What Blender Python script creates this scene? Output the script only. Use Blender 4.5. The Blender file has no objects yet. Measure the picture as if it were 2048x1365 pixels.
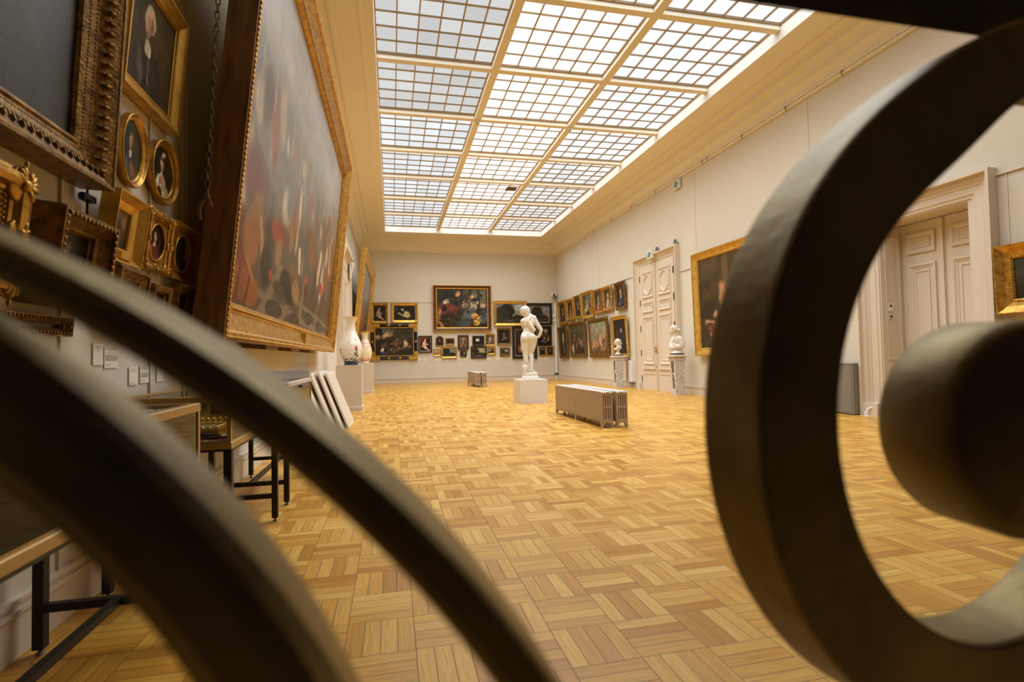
import bpy, bmesh, math, random
import numpy as np
from mathutils import Vector, Matrix

random.seed(7)
SC = bpy.context.scene
COL = SC.collection
PI = math.pi

# ------------------------------------------------------------------ helpers
def lin(c):
    return tuple((x / 12.92 if x <= 0.04045 else ((x + 0.055) / 1.055) ** 2.4) for x in c)

def rgb(r, g, b):
    return lin((r / 255, g / 255, b / 255))

class MB:
    """collects vertices and faces of one mesh"""
    def __init__(s):
        s.v = []; s.f = []; s.sm = []
    def add(s, v, f, smooth=False):
        o = len(s.v); s.v += [tuple(p) for p in v]
        s.f += [tuple(i + o for i in q) for q in f]; s.sm += [smooth] * len(f)
        return s
    def box(s, x0, y0, z0, x1, y1, z1):
        v = [(x0, y0, z0), (x1, y0, z0), (x1, y1, z0), (x0, y1, z0), (x0, y0, z1), (x1, y0, z1), (x1, y1, z1), (x0, y1, z1)]
        return s.add(v, [(0, 3, 2, 1), (4, 5, 6, 7), (0, 1, 5, 4), (1, 2, 6, 5), (2, 3, 7, 6), (3, 0, 4, 7)])
    def tube(s, a, b, r0, r1=None, n=12, cap=True, smooth=True):
        r1 = r0 if r1 is None else r1
        a = Vector(a); b = Vector(b); d = (b - a).normalized()
        u = d.orthogonal().normalized(); w = d.cross(u)
        v = []
        for p, r in ((a, r0), (b, r1)):
            for k in range(n):
                t = 2 * PI * k / n; v.append(p + r * (math.cos(t) * u + math.sin(t) * w))
        f = [(k, (k + 1) % n, n + (k + 1) % n, n + k) for k in range(n)]
        s.add(v, f, smooth)
        if cap:
            s.add(v[:n], [tuple(reversed(range(n)))]); s.add(v[n:], [tuple(range(n))])
        return s
    def path(s, pts, r, n=8):
        for p, q in zip(pts, pts[1:]): s.tube(p, q, r, r, n)
        return s
    def lathe(s, prof, n=32, c=(0, 0, 0), smooth=True, cap=True):
        v = []
        for r, z in prof:
            for k in range(n):
                t = 2 * PI * k / n; v.append((c[0] + r * math.cos(t), c[1] + r * math.sin(t), c[2] + z))
        m = len(prof)
        f = [(i * n + k, i * n + (k + 1) % n, (i + 1) * n + (k + 1) % n, (i + 1) * n + k) for i in range(m - 1) for k in range(n)]
        s.add(v, f, smooth)
        if cap:
            s.add(v[:n], [tuple(reversed(range(n)))]); s.add(v[-n:], [tuple(range(n))])
        return s
    def ball(s, c, r, rx=1, ry=1, rz=1, nu=8, nv=6, rot=None):
        v = []; c = Vector(c)
        for i in range(nv + 1):
            ph = PI * i / nv
            for k in range(nu):
                t = 2 * PI * k / nu
                p = Vector((r * rx * math.sin(ph) * math.cos(t), r * ry * math.sin(ph) * math.sin(t), r * rz * math.cos(ph)))
                if rot is not None: p = rot @ p
                v.append(c + p)
        f = [(i * nu + k, (i + 1) * nu + k, (i + 1) * nu + (k + 1) % nu, i * nu + (k + 1) % nu) for i in range(nv) for k in range(nu)]
        return s.add(v, f, True)
    def cap(s, a, b, r0, r1, n=12):
        s.tube(a, b, r0, r1, n); s.ball(a, r0, nu=n, nv=8); s.ball(b, r1, nu=n, nv=8); return s
    def prism(s, pts, z0, z1, ax='z'):
        n = len(pts)
        def P(p, z): return {'z': (p[0], p[1], z), 'y': (p[0], z, p[1]), 'x': (z, p[0], p[1])}[ax]
        v = [P(p, z0) for p in pts] + [P(p, z1) for p in pts]
        return s.add(v, [tuple(reversed(range(n))), tuple(range(n, 2 * n))] + [(k, (k + 1) % n, n + (k + 1) % n, n + k) for k in range(n)])
    def sweep(s, poly, prof, smooth=False, close=True):
        """mitred moulding: poly counter-clockwise in the local xy plane, prof = [(inward, outward z)]"""
        n = len(poly); off = []
        for i in range(n):
            p0 = Vector(poly[i - 1]); p = Vector(poly[i]); p1 = Vector(poly[(i + 1) % n])
            d0 = (p - p0).normalized(); d1 = (p1 - p).normalized()
            n0 = Vector((-d0.y, d0.x)); n1 = Vector((-d1.y, d1.x))
            m = (n0 + n1); m = m / max(1e-6, (1 + n0.dot(n1)))
            off.append(m)
        v = []
        for u, z in prof:
            for i in range(n):
                q = Vector(poly[i]) + off[i] * u; v.append((q.x, q.y, z))
        m = len(prof); f = []
        for j in range(m - 1):
            for i in range(n):
                k = (i + 1) % n; f.append((j * n + i, j * n + k, (j + 1) * n + k, (j + 1) * n + i))
        if close:
            for i in range(n):
                k = (i + 1) % n; f.append(((m - 1) * n + i, (m - 1) * n + k, k, i))
        return s.add(v, f, smooth)
    def xf(s, M):
        s.v = [tuple(M @ Vector(p)) for p in s.v]; return s
    def build(s, name, mat, parent=None, M=None):
        me = bpy.data.meshes.new(name); me.from_pydata(s.v, [], s.f); me.validate(); me.update()
        if len(me.polygons) == len(s.sm): me.polygons.foreach_set('use_smooth', s.sm)
        bm = bmesh.new(); bm.from_mesh(me); bmesh.ops.recalc_face_normals(bm, faces=bm.faces); bm.to_mesh(me); bm.free()
        o = bpy.data.objects.new(name, me); COL.objects.link(o)
        if mat is not None: me.materials.append(mat)
        if parent is not None: o.parent = parent
        if M is not None: o.matrix_local = M
        return o

def empty(name, M=None, loc=None, rz=0):
    o = bpy.data.objects.new(name, None); COL.objects.link(o); o.empty_display_size = 0.05
    if M is not None: o.matrix_world = M
    if loc is not None: o.location = loc; o.rotation_euler = (0, 0, rz)
    return o

def tag(o, label, cat, group=None):
    o['label'] = label; o['category'] = cat
    if group: o['group'] = group
    return o

def struct(o):
    o['kind'] = 'structure'; return o

def rect(w, h, x0=0, y0=0):
    return [(x0, y0), (x0 + w, y0), (x0 + w, y0 + h), (x0, y0 + h)]

def oval(w, h, n=40):
    return [(w / 2 + w / 2 * math.cos(2 * PI * k / n), h / 2 + h / 2 * math.sin(2 * PI * k / n)) for k in range(n)]

def wallM(side, a, z, out, tilt=0, yaw=0):
    """local frame on a wall: x = to the viewer's right, y = up, z = out of the wall"""
    if side == 'back': x = Vector((1, 0, 0)); o = Vector((0, -1, 0)); p = Vector((a, 22.6 - out, z))
    elif side == 'right': x = Vector((0, -1, 0)); o = Vector((-1, 0, 0)); p = Vector((7.2 - out, a, z))
    else: x = Vector((0, 1, 0)); o = Vector((1, 0, 0)); p = Vector((-1.29 + out, a, z))
    u = Vector((0, 0, 1)); t = math.radians(tilt)
    u2 = math.cos(t) * u + math.sin(t) * o; o2 = math.cos(t) * o - math.sin(t) * u
    M = Matrix((x, u2, o2)).transposed().to_4x4(); M.translation = p
    if yaw: M = Matrix.Translation(p) @ Matrix.Rotation(math.radians(yaw), 4, 'Z') @ Matrix.Translation(-p) @ M
    return M

# ------------------------------------------------------------------ materials
MATS = {}
def mat(name, col, rough=0.5, metal=0.0, noise=0.0, scale=8.0, bump=0.0, bscale=40.0, col2=None, spec=0.5, coat=0.0, stretch=(1, 1, 1)):
    if name in MATS: return MATS[name]
    m = bpy.data.materials.new(name); m.use_nodes = True; nt = m.node_tree; N = nt.nodes; L = nt.links
    b = N['Principled BSDF']; b.inputs['Base Color'].default_value = (*col, 1); b.inputs['Roughness'].default_value = rough
    b.inputs['Metallic'].default_value = metal; b.inputs['Specular IOR Level'].default_value = spec
    if coat: b.inputs['Coat Weight'].default_value = coat; b.inputs['Coat Roughness'].default_value = 0.15
    if noise or bump:
        tc = N.new('ShaderNodeTexCoord'); mp = N.new('ShaderNodeMapping'); mp.inputs['Scale'].default_value = stretch
        L.new(tc.outputs['Object'], mp.inputs['Vector'])
    if noise:
        n = N.new('ShaderNodeTexNoise'); n.inputs['Scale'].default_value = scale; n.inputs['Detail'].default_value = 5
        L.new(mp.outputs[0], n.inputs['Vector'])
        r = N.new('ShaderNodeMapRange'); r.inputs['From Min'].default_value = 0.3; r.inputs['From Max'].default_value = 0.7
        L.new(n.outputs['Fac'], r.inputs['Value'])
        mx = N.new('ShaderNodeMix'); mx.data_type = 'RGBA'
        c2 = col2 if col2 is not None else tuple(c * (1 - noise) for c in col)
        mx.inputs[6].default_value = (*col, 1); mx.inputs[7].default_value = (*c2, 1)
        L.new(r.outputs[0], mx.inputs[0]); L.new(mx.outputs[2], b.inputs['Base Color'])
    if bump:
        n2 = N.new('ShaderNodeTexNoise'); n2.inputs['Scale'].default_value = bscale; n2.inputs['Detail'].default_value = 4
        L.new(mp.outputs[0], n2.inputs['Vector'])
        bp = N.new('ShaderNodeBump'); bp.inputs['Strength'].default_value = bump; bp.inputs['Distance'].default_value = 0.01
        L.new(n2.outputs['Fac'], bp.inputs['Height']); L.new(bp.outputs[0], b.inputs['Normal'])
    MATS[name] = m; return m

WALL = mat('wall_paint', rgb(213, 206, 189), 0.75, noise=0.05, scale=1.3, spec=0.2)
CEIL = mat('ceiling_paint', rgb(233, 225, 206), 0.75, noise=0.04, scale=2.0, spec=0.2)
WOODWORK = mat('painted_woodwork', rgb(214, 201, 182), 0.5, noise=0.03, scale=3)
WHITE = mat('white_paint', rgb(236, 233, 226), 0.55, noise=0.03, scale=4)
BAR = mat('glazing_bar_paint', rgb(176, 152, 118), 0.5)
PLINTH = mat('plinth_paint', rgb(205, 190, 174), 0.6, noise=0.03, scale=4)
PALEBOX = mat('pale_grey_plinth_paint', rgb(214, 208, 200), 0.6, noise=0.03, scale=4)
RADI = mat('radiator_paint', rgb(176, 153, 128), 0.45, noise=0.12, scale=14, bump=0.1)
RADTOP = mat('worn_radiator_top', rgb(222, 216, 208), 0.4, noise=0.2, scale=20)
MARBLE = mat('white_marble', rgb(222, 217, 205), 0.35, noise=0.07, scale=7, bump=0.05)
VEIN = mat('grey_veined_marble', rgb(222, 219, 211), 0.3, noise=0.25, scale=16, col2=rgb(168, 166, 160))
INLAY = mat('dark_marble_inlay', rgb(112, 104, 92), 0.25, noise=0.4, scale=22)
SLATE = mat('dark_grey_marble', rgb(96, 94, 96), 0.25, noise=0.35, scale=20)
STEEL = mat('black_steel', rgb(22, 19, 18), 0.45, spec=0.4)
BRASS = mat('satin_brass', rgb(176, 146, 92), 0.4, metal=0.45, noise=0.15, scale=6)
DARKMETAL = mat('dark_hinge_metal', rgb(74, 58, 42), 0.4, metal=0.7)
CHAINM = mat('chain_iron', rgb(120, 100, 74), 0.45, metal=0.6)
PAPER = mat('label_paper', rgb(236, 228, 208), 0.7)
INK = mat('printed_ink', rgb(70, 62, 52), 0.8)
RED = mat('red_cloth', rgb(150, 30, 22), 0.85, noise=0.15, scale=60)
PLASTIC = mat('white_plastic', rgb(232, 230, 226), 0.4)
GREYMETAL = mat('grey_cabinet_paint', rgb(126, 122, 110), 0.45, noise=0.05, scale=6)
BRONZE = mat('dark_bronze', rgb(150, 134, 88), 0.5, metal=.7, noise=0.35, scale=9, bump=0.2, bscale=30, col2=rgb(112, 96, 64), spec=0.6)
LIGHT_SINK = mat('light_sink_black', rgb(20, 18, 17), 0.9)  # added black that soaks up light behind the camera, not a real hanging
GOLD = mat('gilt', rgb(214, 168, 74), 0.38, metal=0.7, noise=0.45, scale=18, bump=0.25, bscale=60, col2=rgb(156, 110, 42))
GOLDP = mat('bright_gilt', rgb(228, 188, 92), 0.35, metal=0.7, noise=0.25, scale=9, bump=0.12, bscale=50, col2=rgb(196, 148, 62))
GOLDD = mat('old_dark_gilt', rgb(158, 120, 54), 0.42, metal=0.65, noise=0.6, scale=22, bump=0.4, bscale=70, col2=rgb(88, 60, 26))
WOOD = mat('brown_frame_wood', rgb(104, 58, 26), 0.4, noise=0.5, scale=6, col2=rgb(58, 30, 12), stretch=(6, 1, 6), coat=0.2)
WOODD = mat('old_brown_side', rgb(138, 98, 50), 0.55, noise=0.6, scale=5, col2=rgb(84, 56, 26), stretch=(4, 0.6, 4))
BLACKF = mat('ebonised_frame', rgb(38, 30, 24), 0.35, noise=0.3, scale=12)
GREYL = mat('silver_slip', rgb(168, 158, 140), 0.4, metal=0.3)
GLASSC = None

def glass_mat(name, col, strength):
    m = bpy.data.materials.new(name); m.use_nodes = True; nt = m.node_tree; N = nt.nodes; L = nt.links
    for n in list(N): N.remove(n)
    out = N.new('ShaderNodeOutputMaterial'); em = N.new('ShaderNodeEmission'); em.inputs['Color'].default_value = (*col, 1)
    tc = N.new('ShaderNodeTexCoord')
    # every pane of the reeded glass has its own tone
    mp = N.new('ShaderNodeVectorMath'); mp.operation = 'DIVIDE'; mp.inputs[1].default_value = (PANE[0], PANE[1], 1)
    fl = N.new('ShaderNodeVectorMath'); fl.operation = 'FLOOR'; wn = N.new('ShaderNodeTexWhiteNoise'); wn.noise_dimensions = '3D'
    L.new(tc.outputs['Object'], mp.inputs[0]); L.new(mp.outputs[0], fl.inputs[0])
    inf = N.new('ShaderNodeObjectInfo'); ad = N.new('ShaderNodeVectorMath'); ad.operation = 'ADD'
    L.new(fl.outputs[0], ad.inputs[0]); L.new(inf.outputs['Random'], ad.inputs[1]); L.new(ad.outputs[0], wn.inputs['Vector'])
    r = N.new('ShaderNodeMapRange'); r.inputs['To Min'].default_value = 0.86; r.inputs['To Max'].default_value = 1.08
    L.new(wn.outputs['Value'], r.inputs['Value'])
    wv = N.new('ShaderNodeTexWave'); wv.inputs['Scale'].default_value = 14; wv.inputs['Distortion'].default_value = 1.5; wv.inputs['Detail'].default_value = 2
    L.new(tc.outputs['Object'], wv.inputs['Vector'])
    r2 = N.new('ShaderNodeMapRange'); r2.inputs['To Min'].default_value = 0.95; r2.inputs['To Max'].default_value = 1.03; L.new(wv.outputs['Fac'], r2.inputs['Value'])
    mu = N.new('ShaderNodeMath'); mu.operation = 'MULTIPLY'; L.new(r.outputs[0], mu.inputs[0]); L.new(r2.outputs[0], mu.inputs[1])
    m2 = N.new('ShaderNodeMath'); m2.operation = 'MULTIPLY'; m2.inputs[1].default_value = strength; L.new(mu.outputs[0], m2.inputs[0])
    L.new(m2.outputs[0], em.inputs['Strength']); L.new(em.outputs[0], out.inputs['Surface'])
    return m

def floor_mat():
    m = bpy.data.materials.new('oak_basket_parquet'); m.use_nodes = True; nt = m.node_tree; N = nt.nodes; L = nt.links
    b = N['Principled BSDF']; b.inputs['Specular IOR Level'].default_value = .3
    def V(op, a, c=None):
        n = N.new('ShaderNodeMath'); n.operation = op
        for i, x in enumerate((a, c)):
            if x is None: continue
            if isinstance(x, (int, float)): n.inputs[i].default_value = x
            else: L.new(x, n.inputs[i])
        return n.outputs[0]
    g = N.new('ShaderNodeNewGeometry'); sp = N.new('ShaderNodeSeparateXYZ'); L.new(g.outputs['Position'], sp.inputs[0])
    S = 0.2413
    u = V('DIVIDE', V('SUBTRACT', sp.outputs[0], 0.5526 - 40 * S), S); v = V('DIVIDE', V('SUBTRACT', sp.outputs[1], 1.647 - 40 * S), S)
    iu = V('FLOOR', u); iv = V('FLOOR', v); fu = V('SUBTRACT', u, iu); fv = V('SUBTRACT', v, iv)
    par = V('MODULO', V('ADD', iu, iv), 2.0)        # 1 = strips along x
    npar = V('SUBTRACT', 1.0, par)
    across = V('ADD', V('MULTIPLY', par, fv), V('MULTIPLY', npar, fu))
    along = V('ADD', V('MULTIPLY', par, fu), V('MULTIPLY', npar, fv))
    st = V('MULTIPLY', across, 4.0); si = V('FLOOR', st); sf = V('SUBTRACT', st, si)
    cb = N.new('ShaderNodeCombineXYZ'); L.new(iu, cb.inputs[0]); L.new(iv, cb.inputs[1]); L.new(si, cb.inputs[2])
    wn = N.new('ShaderNodeTexWhiteNoise'); wn.noise_dimensions = '3D'; L.new(cb.outputs[0], wn.inputs['Vector'])
    # grain runs along each strip
    gv = N.new('ShaderNodeCombineXYZ')
    L.new(V('ADD', V('MULTIPLY', along, 0.35), V('MULTIPLY', wn.outputs['Value'], 37.0)), gv.inputs[0]); L.new(V('MULTIPLY', across, 9.0), gv.inputs[1]); L.new(V('MULTIPLY', wn.outputs['Value'], 91.0), gv.inputs[2])
    gn = N.new('ShaderNodeTexNoise'); gn.inputs['Scale'].default_value = 3.2; gn.inputs['Detail'].default_value = 6; gn.inputs['Roughness'].default_value = 0.65; gn.inputs['Distortion'].default_value = 0.9
    L.new(gv.outputs[0], gn.inputs['Vector'])
    cr = N.new('ShaderNodeValToRGB'); e = cr.color_ramp.elements
    e[0].position = 0.0; e[0].color = (*rgb(190, 132, 48), 1); e[1].position = 1.0; e[1].color = (*rgb(228, 182, 90), 1)
    k = e.new(0.35); k.color = (*rgb(210, 156, 62), 1); k = e.new(0.75); k.color = (*rgb(218, 168, 74), 1)
    L.new(wn.outputs['Value'], cr.inputs[0])
    gr = N.new('ShaderNodeMapRange'); gr.inputs['From Min'].default_value = 0.35; gr.inputs['From Max'].default_value = 0.7; gr.inputs['To Min'].default_value = 1.0; gr.inputs['To Max'].default_value = 0.62
    L.new(gn.outputs['Fac'], gr.inputs['Value'])
    # joints
    d1 = V('MINIMUM', sf, V('SUBTRACT', 1.0, sf)); d2 = V('MULTIPLY', V('MINIMUM', along, V('SUBTRACT', 1.0, along)), 4.0)
    d = V('MINIMUM', d1, d2)
    jr = N.new('ShaderNodeMapRange'); jr.inputs['From Min'].default_value = 0.008; jr.inputs['From Max'].default_value = 0.03; jr.inputs['To Min'].default_value = 0.1; jr.inputs['To Max'].default_value = 1.0
    L.new(d, jr.inputs['Value'])
    mu = N.new('ShaderNodeVectorMath'); mu.operation = 'SCALE'; L.new(cr.outputs[0], mu.inputs[0]); L.new(V('MULTIPLY', gr.outputs[0], jr.outputs[0]), mu.inputs[3])
    L.new(mu.outputs[0], b.inputs['Base Color'])
    rr = N.new('ShaderNodeMapRange'); rr.inputs['To Min'].default_value = 0.26; rr.inputs['To Max'].default_value = 0.42; L.new(wn.outputs['Value'], rr.inputs['Value'])
    L.new(rr.outputs[0], b.inputs['Roughness'])
    bp = N.new('ShaderNodeBump'); bp.inputs['Strength'].default_value = 0.35; bp.inputs['Distance'].default_value = 0.002
    L.new(V('ADD', jr.outputs[0], V('MULTIPLY', gn.outputs['Fac'], 0.3)), bp.inputs['Height']); L.new(bp.outputs[0], b.inputs['Normal'])
    return m

def paint_mat(name, rough, spec=0.5, bump=0.15):
    if name in MATS: return MATS[name]
    m = bpy.data.materials.new(name); m.use_nodes = True; nt = m.node_tree; N = nt.nodes; L = nt.links
    b = N['Principled BSDF']; a = N.new('ShaderNodeVertexColor'); a.layer_name = 'paint'
    L.new(a.outputs['Color'], b.inputs['Base Color']); b.inputs['Roughness'].default_value = rough; b.inputs['Specular IOR Level'].default_value = spec
    tc = N.new('ShaderNodeTexCoord'); n = N.new('ShaderNodeTexNoise'); n.inputs['Scale'].default_value = 45; n.inputs['Detail'].default_value = 4; L.new(tc.outputs['Object'], n.inputs['Vector'])
    bp = N.new('ShaderNodeBump'); bp.inputs['Strength'].default_value = bump; bp.inputs['Distance'].default_value = 0.004
    L.new(n.outputs['Fac'], bp.inputs['Height']); L.new(bp.outputs[0], b.inputs['Normal'])
    MATS[name] = m; return m

# ------------------------------------------------------------------ painted surfaces
RNG = np.random.RandomState(3)
def smooth_noise(ny, nx, cells, seed):
    r = np.random.RandomState(seed); cy = max(2, int(cells)); cx = max(2, int(cells))
    g = r.rand(cy + 2, cx + 2); y = np.linspace(0, cy, ny); x = np.linspace(0, cx, nx)
    iy = np.minimum(y.astype(int), cy); ix = np.minimum(x.astype(int), cx); fy = (y - iy)[:, None]; fx = (x - ix)[None]
    fy = fy * fy * (3 - 2 * fy); fx = fx * fx * (3 - 2 * fx)
    return (g[iy][:, ix] * (1 - fy) * (1 - fx) + g[iy + 1][:, ix] * fy * (1 - fx) + g[iy][:, ix + 1] * (1 - fy) * fx + g[iy + 1][:, ix + 1] * fy * fx)

def paint(ops, nx, ny, seed=0, wrap=False, warp=1.0):
    """sRGB canvas from simple brush strokes; x to the right, y up, both 0..1"""
    X, Y = np.meshgrid(np.linspace(0, 1, nx), np.linspace(0, 1, ny))
    wx = (smooth_noise(ny, nx, 7, seed + 1) - 0.5) * 0.05 + (smooth_noise(ny, nx, 19, seed + 2) - 0.5) * 0.03
    wy = (smooth_noise(ny, nx, 7, seed + 3) - 0.5) * 0.05 + (smooth_noise(ny, nx, 19, seed + 4) - 0.5) * 0.03
    if wrap: wx = wx * 0; wy = wy * 0
    Xw = X + wx * warp; Yw = Y + wy * warp
    C = np.zeros((ny, nx, 3))
    for op in ops:
        k = op[0]
        if k == 'g':
            t = Y[..., None]; C = np.array(op[2]) * (1 - t) + np.array(op[1]) * t
        elif k in 'eE':
            _, cx, cy, rx, ry, rot, col, soft = op
            c, s = math.cos(math.radians(rot)), math.sin(math.radians(rot))
            A, B = (X, Y) if k == 'E' else (Xw, Yw)
            dx = A - cx
            if wrap: dx = (dx + 0.5) % 1.0 - 0.5
            dy = B - cy; u = (dx * c + dy * s) / rx; v = (-dx * s + dy * c) / ry
            r = np.sqrt(u * u + v * v); a = np.clip((1 + soft - r) / (2 * soft + 1e-6), 0, 1); a = a * a * (3 - 2 * a)
            C = C * (1 - a[..., None]) + np.array(col) * a[..., None]
        elif k == 'l':
            _, x0, y0, x1, y1, w, col = op
            A, B = (X, Y) if wrap else (Xw, Yw)
            px, py = x1 - x0, y1 - y0; L2 = px * px + py * py + 1e-9
            t = np.clip(((A - x0) * px + (B - y0) * py) / L2, 0, 1)
            d = np.hypot(A - x0 - t * px, B - y0 - t * py); a = np.clip((w - d) / (w * 0.5) + 0.5, 0, 1)[..., None]
            C = C * (1 - a) + np.array(col) * a
        elif k == 'r':
            _, x0, y0, x1, y1, col = op
            a = ((X >= x0) & (X <= x1) & (Y >= y0) & (Y <= y1))[..., None]; C = np.where(a, np.array(col), C)
        elif k == 's':          # speckle of small strokes inside an ellipse
            _, cx, cy, rx, ry, cols, n, size = op
            r = np.random.RandomState(seed + 11)
            for q in range(n):
                a, rr = r.rand() * 6.28, math.sqrt(r.rand()); x, y = cx + rx * rr * math.cos(a), cy + ry * rr * math.sin(a)
                col = cols[r.randint(len(cols))]; sx = size * (0.5 + r.rand()); sy = size * (0.5 + r.rand())
                d = np.hypot((Xw - x) / sx, (Yw - y) / sy); aa = np.clip(1.3 - d, 0, 1)[..., None] * 0.8
                C = C * (1 - aa) + np.array(col) * aa
        elif k == 'n':
            amp = op[1]; f = smooth_noise(ny, nx, 10, seed + 5) * 0.5 + smooth_noise(ny, nx, 27, seed + 6) * 0.3 + smooth_noise(ny, nx, 60, seed + 8) * 0.2
            C = C * (1 + amp * (f - 0.5) * 2)[..., None]
    if not wrap: C = C * .82 + C.mean(-1, keepdims=True) * np.array((1.04, 1.0, .93)) * .18
    return np.clip(C, 0, 255) / 255

def srgb2lin(C):
    return np.where(C <= 0.04045, C / 12.92, ((C + 0.055) / 1.055) ** 2.4)

def canvas(name, w, h, ops, m, parent, M, nx, ny, seed=0, shape='rect', warp=1.0):
    C = srgb2lin(paint(ops, nx, ny, seed, False, warp)).reshape(-1, 3)
    X, Y = np.meshgrid(np.linspace(0, w, nx), np.linspace(0, h, ny))
    V = np.stack([X.ravel(), Y.ravel(), np.zeros(nx * ny)], 1)
    I = np.arange(nx * ny).reshape(ny, nx); F = np.stack([I[:-1, :-1], I[:-1, 1:], I[1:, 1:], I[1:, :-1]], -1).reshape(-1, 4)
    if shape != 'rect':
        c = V[F].mean(1); u = (c[:, 0] / w - 0.5) * 2; v = (c[:, 1] / h - 0.5) * 2
        if shape == 'oval': keep = u * u + v * v < 1.06
        else: keep = (c[:, 1] < h - w / 2) | (np.hypot(c[:, 0] - w / 2, c[:, 1] - (h - w / 2)) < w / 2 * 1.03)
        F = F[keep]
    me = bpy.data.meshes.new(name); me.from_pydata(V.tolist(), [], F.tolist())
    ca = me.color_attributes.new('paint', 'FLOAT_COLOR', 'POINT')
    ca.data.foreach_set('color', np.concatenate([C, np.ones((len(C), 1))], 1).astype(np.float32).ravel())
    me.update(); o = bpy.data.objects.new(name, me); COL.objects.link(o); me.materials.append(m); o.parent = parent
    if M is not None: o.matrix_local = M
    return o
# ------------------------------------------------------------------ room shell
XL, XR, YB, YF, ZC = -1.29, 7.2, 22.6, -0.45, 6.05
FL = struct(MB().box(-1.7, YF - 0.3, -0.12, 7.75, YB + 0.3, 0).build('floor', floor_mat()))
struct(MB().box(XL - 0.3, YF, 0, XL, YB, 6.5).build('wall_left', WALL))
struct(MB().box(XL - 0.3, YB, 0, XR + 0.6, YB + 0.3, 6.5).build('wall_back', WALL))
struct(MB().box(XL - 0.3, YF - 0.3, 0, XR + 0.6, YF, 6.5).build('wall_front', LIGHT_SINK))  # unseen wall, blackened so the sculptures' near faces stay dark
w = MB(); w.box(XR, YF, 0, XR + 0.6, 5.24, 6.5); w.box(XR, 5.24, 2.9, XR + 0.6, 6.55, 6.5); w.box(XR, 6.55, 0, XR + 0.6, YB, 6.5)
struct(w.build('wall_right', WALL))
# ceiling: flat border round the skylight, with the cornice below it
SX = [-0.21, 1.9, 4.03, 6.21]
SY = [3.24, 5.27, 7.30, 9.32, 11.36, 13.40, 15.41, 17.45, 19.40, 21.38]
c = MB(); z1 = 6.5
c.box(XL, YF, ZC, SX[0], YB, z1); c.box(SX[3], YF, ZC, XR, YB, z1); c.box(SX[0], YF, ZC, SX[3], SY[0], z1); c.box(SX[0], SY[-1], ZC, SX[3], YB, z1)
struct(c.build('ceiling', CEIL))
prof = [(0, 5.47), (.06, 5.47), (.06, 5.5), (.04, 5.505), (.04, 5.525), (.075, 5.53), (.075, 5.56), (.05, 5.565), (.055, 5.6), (.075, 5.65), (.11, 5.69), (.15, 5.71), (.15, 5.745), (.165, 5.745),
        (.165, 5.79), (.18, 5.84), (.21, 5.875), (.26, 5.895), (.3, 5.9), (.3, 5.875), (.33, 5.875), (.33, 5.92), (.335, 5.965), (.36, 6.0), (.40, 6.02), (.45, 6.03), (.45, 6.0), (.50, 6.0), (.50, 6.03), (.53, 6.05), (0, 6.05)]
struct(MB().sweep([(XL, YF), (XR, YF), (XR, YB), (XL, YB)], prof).build('trim_1', CEIL))
# white skylight well lining and the edge bead
sw = MB().sweep([(SX[0], SY[0]), (SX[3], SY[0]), (SX[3], SY[-1]), (SX[0], SY[-1])], [(-.004, 6.052), (.012, 6.052), (.012, 6.36), (-.004, 6.36)])
struct(sw.build('trim_2', WHITE))
sw = MB().sweep([(SX[0] - .2, SY[0] - .2), (SX[3] + .2, SY[0] - .2), (SX[3] + .2, SY[-1] + .2), (SX[0] - .2, SY[-1] + .2)], [(0, 6.052), (0, 6.035), (.03, 6.035), (.045, 6.05)])
struct(sw.build('trim_3', CEIL))
ZB, ZG = 6.205, 6.33
n = 4
for x in SX[1:3]:
    b = MB().box(x - .07, SY[0] + .013, ZB, x + .07, SY[-1] - .013, ZG)
    struct(b.build('trim_%d' % n, CEIL)); n += 1
for y in SY[1:-1]:
    b = MB()
    for x0, x1 in zip(SX, SX[1:]):
        b.box(x0 + (.013 if x0 < 0 else .071), y - .065, ZB + .002, x1 - (.013 if x1 > 6 else .071), y + .065, ZG)
    struct(b.build('trim_%d' % n, CEIL)); n += 1
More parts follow.
